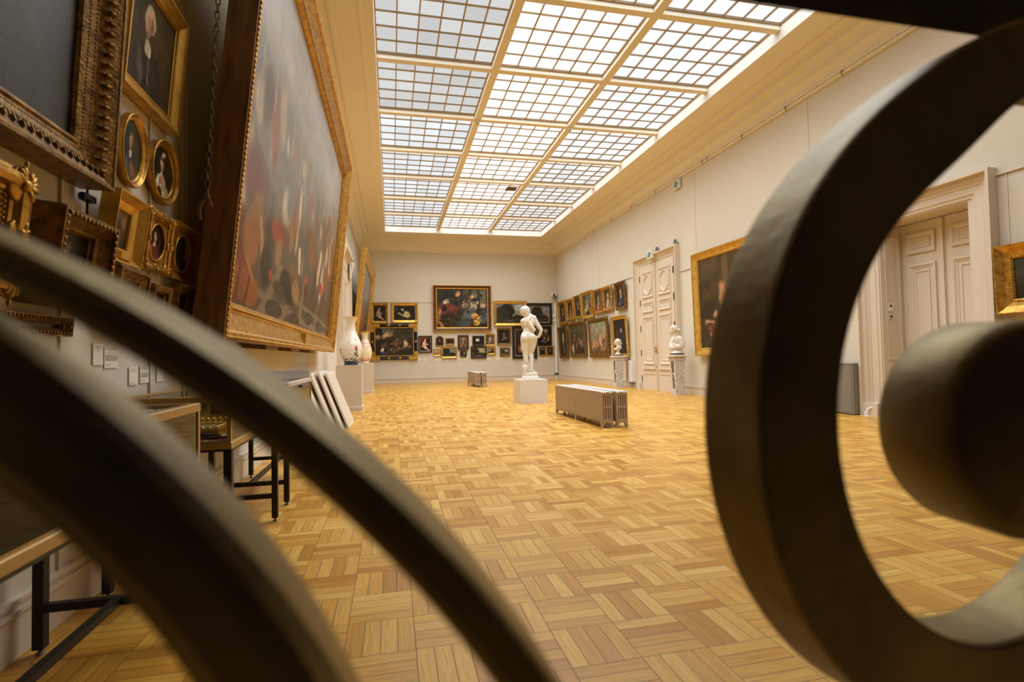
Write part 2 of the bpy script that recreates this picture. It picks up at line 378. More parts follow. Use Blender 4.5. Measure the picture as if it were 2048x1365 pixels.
# skylight windows: one per bay, a lattice of glazing bars with reeded glass above
PANE = (0.336, 0.372)
GL = {}
def gl(key, col, s):
    if key not in GL: GL[key] = glass_mat('reeded_glass_' + key, col, s)
    return GL[key]
wn = 1
SKY = 1.0; DAY = 3.1
for j, (y0, y1) in enumerate(zip(SY, SY[1:])):
    for i, (x0, x1) in enumerate(zip(SX, SX[1:])):
        a0 = x0 + (.012 if i == 0 else .07); a1 = x1 - (.012 if i == 2 else .07)
        b0 = y0 + (.012 if j == 0 else .065); b1 = y1 - (.012 if j == len(SY) - 2 else .065)
        m = MB(); zb = 6.285
        for k in range(1, 6):
            x = a0 + (a1 - a0) * k / 6; m.box(x - .009, b0, zb, x + .011, b1, ZG - .01)
        for k in range(1, 5):
            y = b0 + (b1 - b0) * k / 5; m.box(a0, y - .0065, zb + .006, a1, y + .008, ZG - .012)
        m.sweep([(a0, b0), (a1, b0), (a1, b1), (a0, b1)], [(0, zb - .005), (.022, zb - .005), (.022, ZG - .01), (0, ZG - .01)])
        o = struct(m.build('window_%d' % wn, BAR))
        key = ('cool_grey' if j < 4 else 'grey') if i == 0 else 'bright' if i == 1 else ('pale_blue' if j < 5 else 'pale')
        col, s = {'cool_grey': ((.96, .96, .94), .72), 'grey': ((.94, .98, 1.0), .95), 'bright': ((1, .985, .95), 1.6), 'pale_blue': ((.93, .97, 1.0), 1.2), 'pale': ((.97, 1.0, .98), 1.0)}[key]
        q = MB(); q.add([(0, 0, 0), (a1 - a0, 0, 0), (a1 - a0, b1 - b0, 0), (0, b1 - b0, 0)], [(0, 3, 2, 1)])
        g = q.build('pane', gl(key, col, s * SKY), o, Matrix.Translation((a0, b0, ZG - .012)))
        # daylight coming down through this bay
        ld = bpy.data.lights.new('skylight_daylight', 'AREA'); ld.shape = 'RECTANGLE'; ld.size = a1 - a0 - .02; ld.size_y = b1 - b0 - .02
        ld.energy = DAY * ld.size * ld.size_y * PI; ld.color = (.95, .975, 1.0); ld.spread = math.radians(130)
        lo = bpy.data.objects.new('skylight_daylight', ld); COL.objects.link(lo); lo.location = ((a0 + a1) / 2, (b0 + b1) / 2, 6.275)
        wn += 1
# baseboards
def base_strip(name, p0, p1, nrm):
    m = MB(); x0, y0 = p0; x1, y1 = p1
    for d, za, zb in ((.025, 0, .15), (.034, .15, .165), (.02, .165, .185), (.03, .185, .2)):
        xs = sorted((x0, x1 + nrm[0] * d)) if nrm[0] else sorted((x0, x1)); ys = sorted((y0, y1 + nrm[1] * d)) if nrm[1] else sorted((y0, y1))
        m.box(xs[0], ys[0], za, xs[1], ys[1], zb)
    return struct(m.build(name, WOODWORK))
base_strip('baseboard_left', (XL, YF), (XL, 13.4), (1, 0)); base_strip('baseboard_left_far', (XL, 16.55), (XL, YB), (1, 0))
base_strip('baseboard_back', (XL + .04, YB), (XR - .04, YB), (0, -1))
base_strip('baseboard_right_far', (XR, 14.62), (XR, YB), (-1, 0)); base_strip('baseboard_right', (XR, 6.86), (XR, 12.16), (-1, 0)); base_strip('baseboard_right_near', (XR, YF), (XR, 5.02), (-1, 0))
base_strip('baseboard_front', (XL + .04, YF), (XR - .04, YF), (0, 1))
# slim hanging rails and cover strips of the wall panels
def strip(x0, y0, z0, x1, y1, z1, m=None):
    global n
    struct(MB().box(x0, y0, z0, x1, y1, z1).build('trim_%d' % n, m or WOODWORK)); n += 1
strip(XR - .022, 14.62, 3.365, XR, YB, 3.385); strip(XR - .022, 6.86, 3.09, XR, 12.16, 3.11); strip(XR - .022, YF, 3.09, XR, 5.02, 3.11)
strip(XL, YB - .022, 3.375, XR - .03, YB, 3.395); strip(XL, 16.6, 3.365, XL + .02, YB - .03, 3.385)
for y, z0, z1 in ((11.42, 3.112, 5.46), (7.83, 3.112, 5.46), (4.81, .2, 3.088), (17.6, 3.39, 5.46)): strip(XR - .008, y - .008, z0, XR, y + .008, z1, WALL)
for x in (1.15, 2.55, 4.45): strip(x - .006, YB - .007, 3.397, x + .006, YB, 5.46, WALL)
for y in (2.45, 3.25, 3.72, 3.79): strip(XL, y - .006, .2, XL + .012, y + .006, 5.46, WALL)

# ------------------------------------------------------------------ doors
def door_leaf(w, h, flip, panels, parent, x0, M):
    """one leaf in the local wall frame; panels = [(y0, y1, kind)]"""
    m = MB().box(0, 0, 0, w, h, .045)
    for y0, y1, kind in panels:
        px0, px1 = w * .16, w * .84; ph = y1 - y0; pw = px1 - px0
        P = [(px0, y0), (px1, y0), (px1, y1), (px0, y1)]
        m.sweep(P, [(0, .045), (.0, .075), (.03, .078), (.05, .06), (.07, .052), (.075, .045)], close=False)
        if kind == 'oct':
            c = .27; a, b2, q0, q1 = px0 + .07, px1 - .07, y0 + .07, y1 - .07; cw = (b2 - a) * .38; ch = (q1 - q0) * .27
            O = [(a + cw, q0), (b2 - cw, q0), (b2, q0 + ch), (b2, q1 - ch), (b2 - cw, q1), (a + cw, q1), (a, q1 - ch), (a, q0 + ch)]
            m.sweep(O, [(0, .045), (0, .075), (.03, .075), (.045, .055), (.07, .052), (.07, .045)], close=False)
            for cx, cy in ((a + .05, q0 + .06), (b2 - .05, q0 + .06), (a + .05, q1 - .06), (b2 - .05, q1 - .06)): m.ball((cx, cy, .045), .04, 1, 1, .6)
        else:
            m.sweep([(px0 + .1, y0 + .1), (px1 - .1, y0 + .1), (px1 - .1, y1 - .1), (px0 + .1, y1 - .1)] if ph > .6 else [(px0 + .08, y0 + .08), (px1 - .08, y0 + .08), (px1 - .08, y1 - .08), (px0 + .08, y1 - .08)],
                    [(0, .045), (0, .058), (.02, .058), (.03, .045)], close=False)
    m.box(w * .1, .58, .045, w * .9, .63, .085); m.box(w * .1, .44, .045, w * .9, .47, .06)
    return m.build('door_leaf', WOODWORK, parent, M @ Matrix.Translation((x0, 0, 0)))

def casing(w, h, cw, M, parent, depth=.1, cap=.04):
    """moulded door surround, open at the floor"""
    m = MB()
    prof = [(0, 0), (0, depth + cap), (.035, depth + cap), (.04, depth), (.09, depth - .005), (.12, depth - .04), (.14, depth - .035), (.155, depth - .05), (cw - .05, depth - .055), (cw - .03, depth - .07), (cw, depth - .075), (cw, 0)]
    n = len(prof); v = []
    for u, z in prof: v += [(u, 0, z), (u, h - u, z), (w - u, h - u, z), (w - u, 0, z)]
    f = []
    for j in range(n - 1):
        for i in range(3): f.append((j * 4 + i, j * 4 + i + 1, (j + 1) * 4 + i + 1, (j + 1) * 4 + i))
    f.append(tuple(j * 4 for j in range(n))); f.append(tuple(j * 4 + 3 for j in range(n)))
    m.add(v, f); m.box(-.015, 0, 0, cw + .01, .2, depth + .05); m.box(w - cw - .01, 0, 0, w + .015, .2, depth + .05)
    return m.build('door_frame', WOODWORK, parent, M)

# far double door on the right wall (closed, nearly flush)
D1 = struct(empty('door_1')); M = wallM('right', 14.6, 0, 0)
D1.matrix_world = M; I = Matrix.Identity(4)
casing(2.42, 3.8, .26, I, D1, .09, .05)
P = [(2.62, 3.36, 'oct'), (2.2, 2.5, 'r'), (.72, 2.08, 'r')]
door_leaf(.94, 3.56, 0, P, D1, .26, I); door_leaf(.94, 3.56, 1, P, D1, 1.22, I)
MB().box(1.195, .01, .04, 1.225, 3.55, .085).build('meeting_strip', WOODWORK, D1, I)
k = MB(); k.ball((1.21, 1.09, .10), .035, 1, 1, .7, 10, 8); k.sweep([(1.21 + .055 * math.cos(t * PI / 6), 1.12 + .075 * math.sin(t * PI / 6)) for t in range(12)], [(0, .085), (0, .1), (.014, .1), (.014, .085)]); k.ball((1.21, 1.21, .09), .02)
k.build('door_handle', BRASS, D1, I)
k = MB(); k.ball((1.2, .66, .09), .018); k.build('door_bolt', DARKMETAL, D1, I)
for y in (.3, 1.05, 1.75, 2.5, 3.2):
    for x in (.262, 2.158):
        MB().tube((x, y - .09, .05), (x, y + .09, .05), .014, n=8).build('hinge', DARKMETAL, D1, I)
# near double door on the right wall, set back in a panelled reveal
D2 = struct(empty('door_2')); M = wallM('right', 6.55, 0, 0); D2.matrix_world = M
casing(1.93, 3.19, .29, Matrix.Translation((-.29, 0, 0)), D2, .09, .06)
r = MB(); r.box(-.0, 0, -.45, .02, 2.9, 0); r.box(1.29, 0, -.45, 1.31, 2.9, 0); r.box(.02, 2.88, -.45, 1.29, 2.9, 0)
RM = r
for y0, y1 in ((.85, 2.7), (.2, .72)):
    # mouldings on the far jamb (its face looks towards the camera side)
    q = MB().sweep(rect(.27, y1 - y0), [(0, 0), (0, .014), (.012, .014), (.018, .006), (.035, .006), (.04, 0)], close=False)
    q.xf(Matrix(((0, 0, 1, .02), (0, 1, 0, y0), (-1, 0, 0, -.08), (0, 0, 0, 1)))); r.v, r.f, r.sm = r.v + q.v, r.f + [tuple(i + len(r.v) for i in t) for t in q.f], r.sm + q.sm
r.build('reveal_panel', WOODWORK, D2, I)
P = [(2.42, 2.72, 'r'), (.75, 2.26, 'r')]
door_leaf(.62, 2.87, 0, P, D2, .022, Matrix.Translation((0, 0, -.45))); door_leaf(.62, 2.87, 1, P, D2, .668, Matrix.Translation((0, 0, -.45)))
MB().box(.632, .01, -.41, .668, 2.86, -.37).build('meeting_strip', WOODWORK, D2, I)
# doorway on the left wall, half hidden behind the big pictures
D3 = struct(empty('door_3')); M = wallM('left', 13.45, 0, 0); D3.matrix_world = M
casing(3.05, 3.95, .42, I, D3, .11, .05)
MB().box(-.05, 3.95, 0, 3.1, 4.1, .2).build('door_head', WOODWORK, D3, I)
for x in (.1, 2.75):
    q = MB()
    q.box(x, 3.4, .11, x + .22, 3.95, .15)
    for t in range(9):
        a = t * .42; q.ball((x + .11, 3.85 - .05 * t, .16 + .03 * math.cos(a)), .055 - .003 * t, 1.6, .8, 1)
    q.build('console_bracket', WHITE, D3, I)
door_leaf(1.08, 3.5, 0, [(.75, 3.2, 'r')], D3, .43, I); door_leaf(1.08, 3.5, 1, [(.75, 3.2, 'r')], D3, 1.53, I)
# ------------------------------------------------------------------ pictures
def portrait(bg=(52, 38, 24), coat=(46, 34, 30), face=(206, 160, 118), hair=(70, 48, 30), collar=(214, 198, 168), cx=.5, fy=.66, s=1.0, extra=()):
    o = [('g', [c * .8 for c in bg], [c * 1.1 for c in bg]), ('e', cx + .2, .6, .4, .5, 0, [c * 1.25 for c in bg], .5),
         ('e', cx, .08, .40 * s, .34 * s, 0, coat, .12), ('e', cx, .30, .26 * s, .18 * s, 0, coat, .12), ('e', cx - .14, .2, .06, .2, 15, [min(255, c * 1.5 + 8) for c in coat], .4),
         ('e', cx, fy + .03, .135 * s, .14 * s, 0, hair, .15), ('e', cx, fy, .095 * s, .115 * s, 0, face, .2), ('e', cx + .04, fy - .01, .04 * s, .08 * s, 0, [c * .7 for c in face], .5), ('e', cx, fy - .13 * s, .05 * s, .05 * s, 0, [c * .85 for c in face], .2),
         ('e', cx, .44, .07 * s, .08 * s, 0, collar, .2)]
    return o + list(extra) + [('n', .25)]
def landscape(sky=(120, 138, 150), low=(200, 176, 128), land=(58, 52, 28), tree=(36, 34, 18), side=.75, extra=()):
    o = [('g', sky, low), ('e', .5, .75, .4, .1, 8, [min(255, c * 1.25) for c in sky], .6), ('e', .5, .05, .8, .38, 0, land, .08), ('e', 1 - side, .25, .35, .22, 0, [c * .7 for c in land], .15),
         ('e', side, .62, .26, .34, 0, tree, .12), ('e', side - .08, .8, .14, .16, 20, tree, .2), ('l', side, .15, side - .02, .6, .018, [c * .6 for c in tree]), ('e', .5, .14, .2, .05, 0, [c * 1.5 for c in land], .3),
         ('s', .5, .18, .4, .12, [(110, 96, 56), (150, 130, 80), (40, 34, 18)], 40, .02)]
    return o + list(extra) + [('n', .3)]
def figures(bg=(48, 38, 24), pal=((120, 66, 44), (176, 142, 92), (66, 70, 74), (190, 176, 146)), n=9, seed=1, top=(70, 66, 50), low=.12, high=.5):
    r = random.Random(seed); o = [('g', top, bg)]
    for k in range(n):
        x = .08 + .84 * (k + .5) / n + r.uniform(-.04, .04); y = r.uniform(low, high); c = pal[r.randrange(len(pal))]
        o += [('e', x, y, .07, .16, r.uniform(-30, 30), c, .2), ('e', x + .02, y - .12, .08, .1, r.uniform(-40, 40), [q * .6 for q in c], .25), ('e', x, y + .17, .025, .035, 0, (200, 152, 112), .3), ('l', x, y + .08, x + r.uniform(-.1, .1), y + r.uniform(-.05, .12), .012, (196, 148, 108))]
    o += [('s', .5, .3, .45, .25, [(214, 200, 168), (120, 84, 46), (40, 30, 20), (150, 110, 60)], 60, .016), ('n', .3)]
    return o
def nude(bg=(26, 17, 12), cloth=(90, 20, 16), skin=(214, 184, 152), extra=()):
    return [('g', bg, [c * 1.2 for c in bg]), ('e', .2, .85, .3, .25, 0, cloth, .4), ('e', .46, .52, .14, .22, 12, skin, .2), ('e', .5, .8, .07, .09, 0, skin, .2), ('l', .35, .62, .22, .35, .035, skin), ('l', .55, .6, .72, .45, .03, skin),
            ('e', .5, .27, .2, .1, -25, skin, .25), ('l', .55, .25, .8, .1, .045, skin), ('e', .53, .5, .05, .18, 10, [c * .72 for c in skin], .5)] + list(extra) + [('n', .2)]

SHINE = paint_mat('varnished_canvas', 0.32, .4); DULL = paint_mat('oil_canvas', 0.5, .3, .12); BIGC = paint_mat('large_varnished_canvas', 0.34, .3, .35)

def bead_row(poly, u, z, r, step, mb, squash=(1, 1, .7)):
    n = len(poly)
    for i in range(n):
        a = Vector(poly[i]); b = Vector(poly[(i + 1) % n]); d = b - a; L = d.length
        if L < 1e-6: continue
        d.normalize(); nn = Vector((-d.y, d.x)); k = max(1, int(L / step))
        for j in range(k):
            t = L * (j + .5) / k
            if n == 4 and (t < u or t > L - u): continue
            p = a + d * t + nn * u; mb.ball((p.x, p.y, z), r, squash[0], squash[1], squash[2], 6, 4)

def leaf(mb, p, ang, L, wd, z):
    R = Matrix.Rotation(ang, 3, 'Z'); mb.ball((p[0], p[1], z), 1, L, wd, .012, 8, 4, R)

def carve(w, h, fw, d, r, corner=True, sides=True, seed=0, amp=1.0):
    """scrolling leaf clusters on the corners and the middles of the frame"""
    q = random.Random(seed); spots = []
    if corner: spots += [(fw * .5, fw * .5, 45), (w - fw * .5, fw * .5, 135), (w - fw * .5, h - fw * .5, 225), (fw * .5, h - fw * .5, 315)]
    if sides: spots += [(w / 2, fw * .4, 90), (w / 2, h - fw * .4, 270), (fw * .4, h / 2, 0), (w - fw * .4, h / 2, 180)]
    out = []
    for i, (x, y, a) in enumerate(spots):
        mb = MB(); out.append(mb)
        big = 1.0 if i < 4 and corner else .75
        for k in range(9):
            t = math.radians(a + 180 + (k - 4) * 25); L = fw * .55 * big * amp * q.uniform(.75, 1.0)
            leaf(mb, (x + math.cos(t) * L * .62, y + math.sin(t) * L * .62), t, L * .5, L * .2, d * q.uniform(.85, 1.05))
        mb.ball((x, y, d), fw * .22 * big, 1, 1, .7, 8, 6); mb.ball((x, y, d * .75), fw * .62 * big, 1, 1, .22, 12, 6)
        for sgn in (-1, 1):
            t = math.radians(a + sgn * (45 if i < 4 and corner else 90))
            for k in range(1, 5):
                L = fw * (.75 + .55 * k) * big; mb.ball((x + math.cos(t) * L, y + math.sin(t) * L, d * .8), fw * .17 * (1.1 - k * .15), 1.5, .8, .8, 7, 5, Matrix.Rotation(t, 3, 'Z'))
    return out

PROF = {
    'plain': lambda w, d: [(0, 0), (0, d * .85), (w * .06, d), (w * .2, d), (w * .26, d * .85), (w * .5, d * .68), (w * .72, d * .52), (w * .78, d * .58), (w * .9, d * .52), (w * .93, d * .38), (w, d * .34), (w, d * .2)],
    'deep': lambda w, d: [(0, 0), (0, d), (w * .07, d), (w * .1, d * .95), (w * .5, d * .55), (w * .82, d * .4), (w * .86, d * .46), (w * .95, d * .4), (w, d * .3), (w, d * .2)],
    'flat': lambda w, d: [(0, 0), (0, d * .9), (w * .08, d), (w * .8, d * .9), (w * .85, d * .6), (w, d * .5), (w, d * .25)],
    'bolection': lambda w, d: [(0, 0), (0, d * .6), (w * .1, d * .65), (w * .18, d * .95), (w * .35, d), (w * .55, d * .9), (w * .66, d * .6), (w * .7, d * .66), (w * .8, d * .6), (w * .86, d * .42), (w, d * .36), (w, d * .2)],
}
PICN = 0
def picture(side, a, z, w, h, fw, d, style, art, label, out=.012, tilt=0, group=None, shape='rect', fm=None, cm=None, px=36, inner=None, beads=None, carving=None, yaw=0, slip=None, name='framed_painting', cat='painting', oct_in=False, plaque=None, wide=1.0, hooks=True, warp=1.0):
    global PICN; PICN += 1
    M = wallM(side, a, z, out, tilt, yaw); root = empty(name, M); tag(root, label, cat, group)
    fm = fm or GOLD
    if shape == 'rect': poly = rect(w, h)
    elif shape == 'oval': poly = oval(w, h)
    else: poly = [(0, 0), (w, 0)] + [(w / 2 + w / 2 * math.cos(PI * k / 16), h - w / 2 + w / 2 * math.sin(PI * k / 16)) for k in range(17)]
    f = MB().sweep(poly, PROF[style](fw, d), smooth=shape != 'rect')
    cw, ch = w - 2 * fw, h - 2 * fw
    f.build('frame', fm, root)
    if slip:
        MB().sweep([(p[0] * 1, p[1] * 1) for p in rect(cw + .01, ch + .01, fw - .005, fw - .005)], [(0, d * .18), (0, d * .46), (slip, d * .36), (slip, d * .18)]).build('slip', inner or GREYL, root)
    asp = max(cw, ch)
    nx, ny = px if isinstance(px, tuple) else (max(10, int(px * cw / asp)), max(10, int(px * ch / asp)))
    if oct_in:      # oval sight inside a rectangular frame: spandrel plate with an oval opening
        n = 40; s = MB(); v = []; O = oval(cw * .9, ch * .92, n)
        for k in range(n):
            t = 2 * PI * k / n; cx_, cy_ = math.cos(t), math.sin(t); m_ = max(abs(cx_), abs(cy_))
            v.append((fw + cw / 2 + cw / 2 * cx_ / m_, fw + ch / 2 + ch / 2 * cy_ / m_, d * .45))
        v += [(fw + cw * .05 + x, fw + ch * .04 + y, d * .45) for x, y in O]; v += [(fw + cw * .05 + x, fw + ch * .04 + y, d * .3) for x, y in O]
        s.add(v, [(k, (k + 1) % n, n + (k + 1) % n, n + k) for k in range(n)] + [(n + k, n + (k + 1) % n, 2 * n + (k + 1) % n, 2 * n + k) for k in range(n)])
        s.sweep([(fw + cw * .05 + x, fw + ch * .04 + y) for x, y in O], [(-.012, d * .45), (-.008, d * .6), (0, d * .6), (.004, d * .42)], smooth=True)
        s.build('spandrel', fm, root)
    o = canvas('canvas', cw + .008, ch + .008, art, cm or DULL, root, Matrix.Translation((fw - .004, fw - .004, d * .24)), nx, ny, PICN * 13, 'rect' if shape == 'rect' else shape, warp)
    if beads:
        for u, zz, r, st in beads:
            b = MB(); bead_row(poly, fw * u, d * zz, r, st, b); b.build('beading', fm, root)
    if carving is not None:
        for b in carve(w, h, fw, d * .9, fw * .3, seed=PICN, **carving): b.build('carving', fm, root)
    if plaque:
        x, y, pw, ph = plaque; MB().box(x, y, d * .55, x + pw, y + ph, d * .95).build('name_plate', GOLDP, root)
    return root

G1 = 'paintings hung on the back wall'
# --- back wall
picture('back', -.81, 2.49, .68, .85, .105, .07, 'plain', nude(bg=(30, 20, 12), cloth=(44, 28, 16), skin=(186, 146, 104)), 'small upright gilt-framed painting of a pale bare torso on near-black, top row', fm=GOLD, carving=dict(sides=False, amp=.6), group=G1)
picture('back', 0.0, 2.51, 1.09, .84, .115, .07, 'plain', [('g', (24, 22, 18), (34, 26, 18)), ('e', .62, .42, .14, .24, 20, (176, 158, 96), .2), ('l', .2, .5, .62, .2, .03, (196, 176, 120)), ('e', .4, .72, .06, .1, 20, (210, 178, 140), .2), ('e', .42, .8, .07, .06, 0, (120, 60, 34), .3), ('l', .62, .55, .45, .3, .03, (212, 184, 140)), ('e', .12, .8, .06, .12, 0, (52, 60, 58), .4), ('n', .2)],
        'wide gilt-framed painting of a bent reader in yellow drapery, above the hunting scene', fm=GOLDP, carving=dict(sides=False, amp=.5), group=G1)
hunt = [('g', (104, 116, 118), (64, 52, 30)), ('e', .28, .7, .35, .1, 5, (196, 160, 100), .5), ('e', .75, .8, .3, .24, 0, (62, 54, 30), .15), ('e', .6, .55, .45, .16, 0, (60, 48, 26), .2), ('e', .4, .25, .7, .34, 0, (48, 38, 20), .15), ('l', .16, .2, .14, .85, .025, (40, 28, 14)), ('e', .1, .85, .1, .12, 0, (46, 38, 20), .2), ('l', .16, .72, .3, .84, .014, (40, 28, 14)),
        ('s', .55, .35, .4, .2, [(190, 170, 130), (150, 90, 50), (210, 200, 180), (90, 60, 30), (40, 30, 20)], 70, .022), ('e', .22, .12, .08, .06, 0, (60, 64, 120), .2), ('e', .2, .22, .035, .08, 0, (214, 190, 160), .2), ('e', .78, .4, .06, .12, 0, (190, 160, 96), .25), ('e', .52, .42, .06, .09, 0, (130, 76, 44), .3), ('s', .55, .4, .42, .25, [(120, 90, 56), (70, 54, 32), (160, 134, 96), (50, 40, 24)], 90, .018), ('n', .35)]
R3 = picture('back', -.83, .98, 1.89, 1.49, .15, .08, 'bolection', hunt, 'large wide painting of a dark wooded crowd scene in a black frame with gilt corners', fm=BLACKF, px=80, group=G1)
for cx, cy, sx, sy in ((0, 0, 1, 1), (1.89, 0, -1, 1), (1.89, 1.49, -1, -1), (0, 1.49, 1, -1)):
    b = MB()
    for (x0, x1, y0, y1) in ((.0, .36, .0, .13), (.0, .13, .132, .34)):
        X0, X1 = sorted((cx + sx * x0, cx + sx * x1)); Y0, Y1 = sorted((cy + sy * y0, cy + sy * y1)); b.box(X0, Y0, .03, X1, Y1, .088)
    b.build('gilt_corner', GOLDP, R3)
for x in (.72, 1.17):
    for y in (.065, 1.425): MB().ball((x, y, .08), .05, 1, .8, .5).build('gilt_boss', GOLDP, R3)
for y in (.745,):
    for x in (.065, 1.825): MB().ball((x, y, .08), .05, .8, 1, .5).build('gilt_boss', GOLDP, R3)
MB().sweep(rect(1.60, 1.20, .145, .145), [(0, .04), (0, .062), (.03, .06), (.035, .03)]).build('slip', GOLDP, R3)
picture('back', 1.10, 1.25, .57, .71, .06, .05, 'flat', nude(bg=(44, 8, 8), cloth=(120, 26, 20), skin=(228, 196, 168)), 'upright painting of two pale nudes on deep red, in a thin dark and silver frame', fm=BLACKF, slip=.022, group=G1)
central = [('g', (60, 62, 50), (40, 30, 20)), ('e', .15, .85, .3, .2, 0, (44, 48, 42), .4), ('r', .52, .55, .62, 1, (92, 92, 70)), ('r', .68, .5, .78, 1, (104, 104, 80)), ('r', .84, .5, .96, 1, (98, 98, 76)), ('e', .4, .22, .32, .25, 0, (48, 36, 24), .3),
           ('e', .2, .5, .24, .16, 30, (112, 50, 28), .25), ('e', .2, .68, .09, .06, 30, (206, 188, 150), .15), ('e', .34, .7, .12, .12, 10, (36, 38, 36), .2), ('e', .41, .86, .045, .06, -30, (196, 130, 84), .2), ('e', .13, .5, .05, .08, 0, (26, 30, 34), .1),
           ('l', .04, .45, .05, .2, .04, (196, 128, 60)), ('l', .05, .2, .1, .04, .03, (180, 110, 60)), ('e', .55, .8, .04, .06, 0, (70, 54, 36), .2), ('e', .66, .72, .06, .09, -15, (200, 146, 92), .2), ('e', .75, .68, .1, .09, -20, (44, 50, 52), .2), ('e', .86, .82, .04, .05, 0, (52, 40, 30), .2), ('e', .53, .66, .035, .045, 0, (190, 100, 70), .2), ('e', .55, .57, .07, .07, 0, (140, 136, 100), .2),
           ('e', .71, .57, .08, .1, 20, (196, 176, 120), .2), ('e', .8, .63, .035, .045, 0, (206, 178, 130), .2), ('e', .6, .33, .1, .22, -30, (96, 104, 112), .2), ('e', .54, .15, .16, .1, 20, (72, 78, 84), .3), ('e', .73, .33, .06, .08, -20, (222, 178, 66), .15), ('e', .8, .18, .07, .12, -25, (214, 164, 52), .15), ('l', .68, .27, .86, .18, .014, (120, 80, 30)), ('e', .9, .55, .04, .05, 0, (170, 130, 96), .2), ('e', .92, .3, .08, .16, 0, (66, 76, 88), .3), ('e', .64, .07, .08, .04, 20, (96, 34, 30), .3), ('s', .45, .4, .45, .4, [(52, 40, 28), (84, 64, 46), (38, 34, 30), (112, 90, 66), (60, 62, 64)], 150, .02), ('n', .4)]
R5 = picture('back', 1.72, 2.14, 2.50, 1.98, .135, .09, 'bolection', central, 'largest painting on the back wall, crowd of stooping figures in a red-brown and gilt frame', fm=WOOD, px=110, out=.02, tilt=1.5, group=G1)
MB().sweep(rect(2.5, 1.98), [(-.004, .0), (-.004, .075), (.022, .08), (.026, .0)]).build('gilt_edge', GOLDP, R5); MB().sweep(rect(2.24, 1.72, .13, .13), [(0, .02), (0, .06), (.04, .05), (.045, .02)]).build('slip', GOLDP, R5)
picture('back', 1.82, 1.52, .34, .43, .04, .04, 'plain', portrait(bg=(44, 34, 20), coat=(28, 24, 18), s=.8), 'small round-topped portrait in an arched dark gilt frame', fm=GOLDD, shape='arch', group=G1)
picture('back', 2.24, 1.56, .37, .29, .06, .05, 'plain', [('g', (34, 20, 10), (40, 24, 12)), ('s', .5, .45, .35, .12, [(150, 90, 40), (90, 50, 24)], 14, .05), ('n', .2)], 'tiny wide near-black painting in a thick gilt frame, beside the arched portrait', fm=GOLDD, group=G1, px=20)
picture('back', 2.76, 1.35, .46, .62, .05, .045, 'flat', [('g', (120, 92, 60), (84, 58, 34)), ('l', .5, .4, .5, .9, .03, (214, 190, 150)), ('l', .3, .8, .7, .8, .025, (206, 180, 138)), ('e', .25, .3, .14, .16, 0, (150, 84, 50), .3), ('e', .75, .3, .14, .16, 0, (140, 90, 60), .3), ('s', .5, .3, .4, .2, [(190, 150, 110), (90, 60, 40)], 24, .04), ('n', .25)], 'upright brown painting with one pale hanging figure, thin black frame', fm=BLACKF, group=G1)
picture('back', 3.39, 1.52, .51, .42, .06, .045, 'flat', [('g', (60, 66, 62), (26, 24, 20)), ('e', .42, .6, .28, .2, 0, (206, 206, 192), .3), ('e', .8, .6, .2, .4, 0, (28, 24, 18), .2), ('e', .5, .15, .6, .2, 0, (24, 20, 14), .2), ('e', .1, .6, .12, .4, 0, (26, 24, 18), .2), ('n', .25)], 'small dark landscape with a bright gap of sky, black frame, upper of two', fm=BLACKF, group=G1)
picture('back', 3.96, 1.50, .40, .52, .055, .05, 'plain', portrait(bg=(74, 62, 44), coat=(96, 82, 60), face=(198, 178, 144), hair=(170, 156, 130), s=1.25, fy=.6), 'small upright portrait of a pale bearded head in a gilt frame', fm=GOLD, group=G1)
picture('back', 4.47, 1.53, .62, .73, .075, .06, 'plain', portrait(bg=(30, 22, 16), coat=(26, 20, 16), face=(196, 150, 110), hair=(30, 22, 16), fy=.7, s=.8, extra=[('l', .6, .3, .75, .42, .03, (196, 140, 100)), ('e', .38, .28, .05, .03, 0, (206, 186, 150), .2)]), 'gilt-framed half figure in black pointing with one bare hand', fm=GOLDD, group=G1)
picture('back', 1.72, 1.10, .315, .30, .04, .04, 'plain', [('g', (196, 176, 128), (150, 120, 72)), ('e', .5, .35, .3, .05, 0, (64, 44, 24), .3), ('l', .5, .35, .48, .6, .02, (70, 50, 28)), ('n', .2)], 'tiny pale seascape with one dark boat in a gold frame', fm=GOLDP, group=G1, px=20)
picture('back', 2.05, 1.01, .66, .48, .06, .055, 'plain', landscape(sky=(96, 112, 122), low=(150, 140, 110), land=(50, 48, 26), side=.3), 'small wide landscape of a dark wooded slope in a bright gold frame', fm=GOLDP, group=G1, out=.02)
picture('back', 2.85, 1.05, .28, .26, .05, .045, 'flat', landscape(sky=(150, 146, 128), low=(160, 150, 120), land=(70, 60, 40), tree=(50, 44, 30), side=.3), 'tiny grey landscape in a thick black frame, below the hanging figure', fm=BLACKF, group=G1, px=20)
picture('back', 3.31, .97, .68, .52, .06, .05, 'flat', landscape(sky=(150, 144, 104), low=(196, 178, 116), land=(72, 58, 30), tree=(44, 36, 18), side=.27), 'small landscape with one leaning tree against yellow sky, black frame', fm=BLACKF, group=G1)
picture('back', 4.03, 1.12, .36, .31, .065, .05, 'plain', landscape(sky=(130, 148, 156), low=(170, 160, 130), land=(60, 56, 36), side=.7), 'tiny blue-sky landscape in a broad gilt frame, below the bearded head', fm=GOLD, group=G1, px=20)
picture('back', 4.58, 1.04, .45, .38, .085, .05, 'flat', landscape(sky=(120, 146, 160), low=(120, 140, 130), land=(50, 60, 36), tree=(40, 50, 28), side=.25), 'tiny lake landscape in a broad flat brown gilt frame', fm=GOLDD, group=G1, px=20)
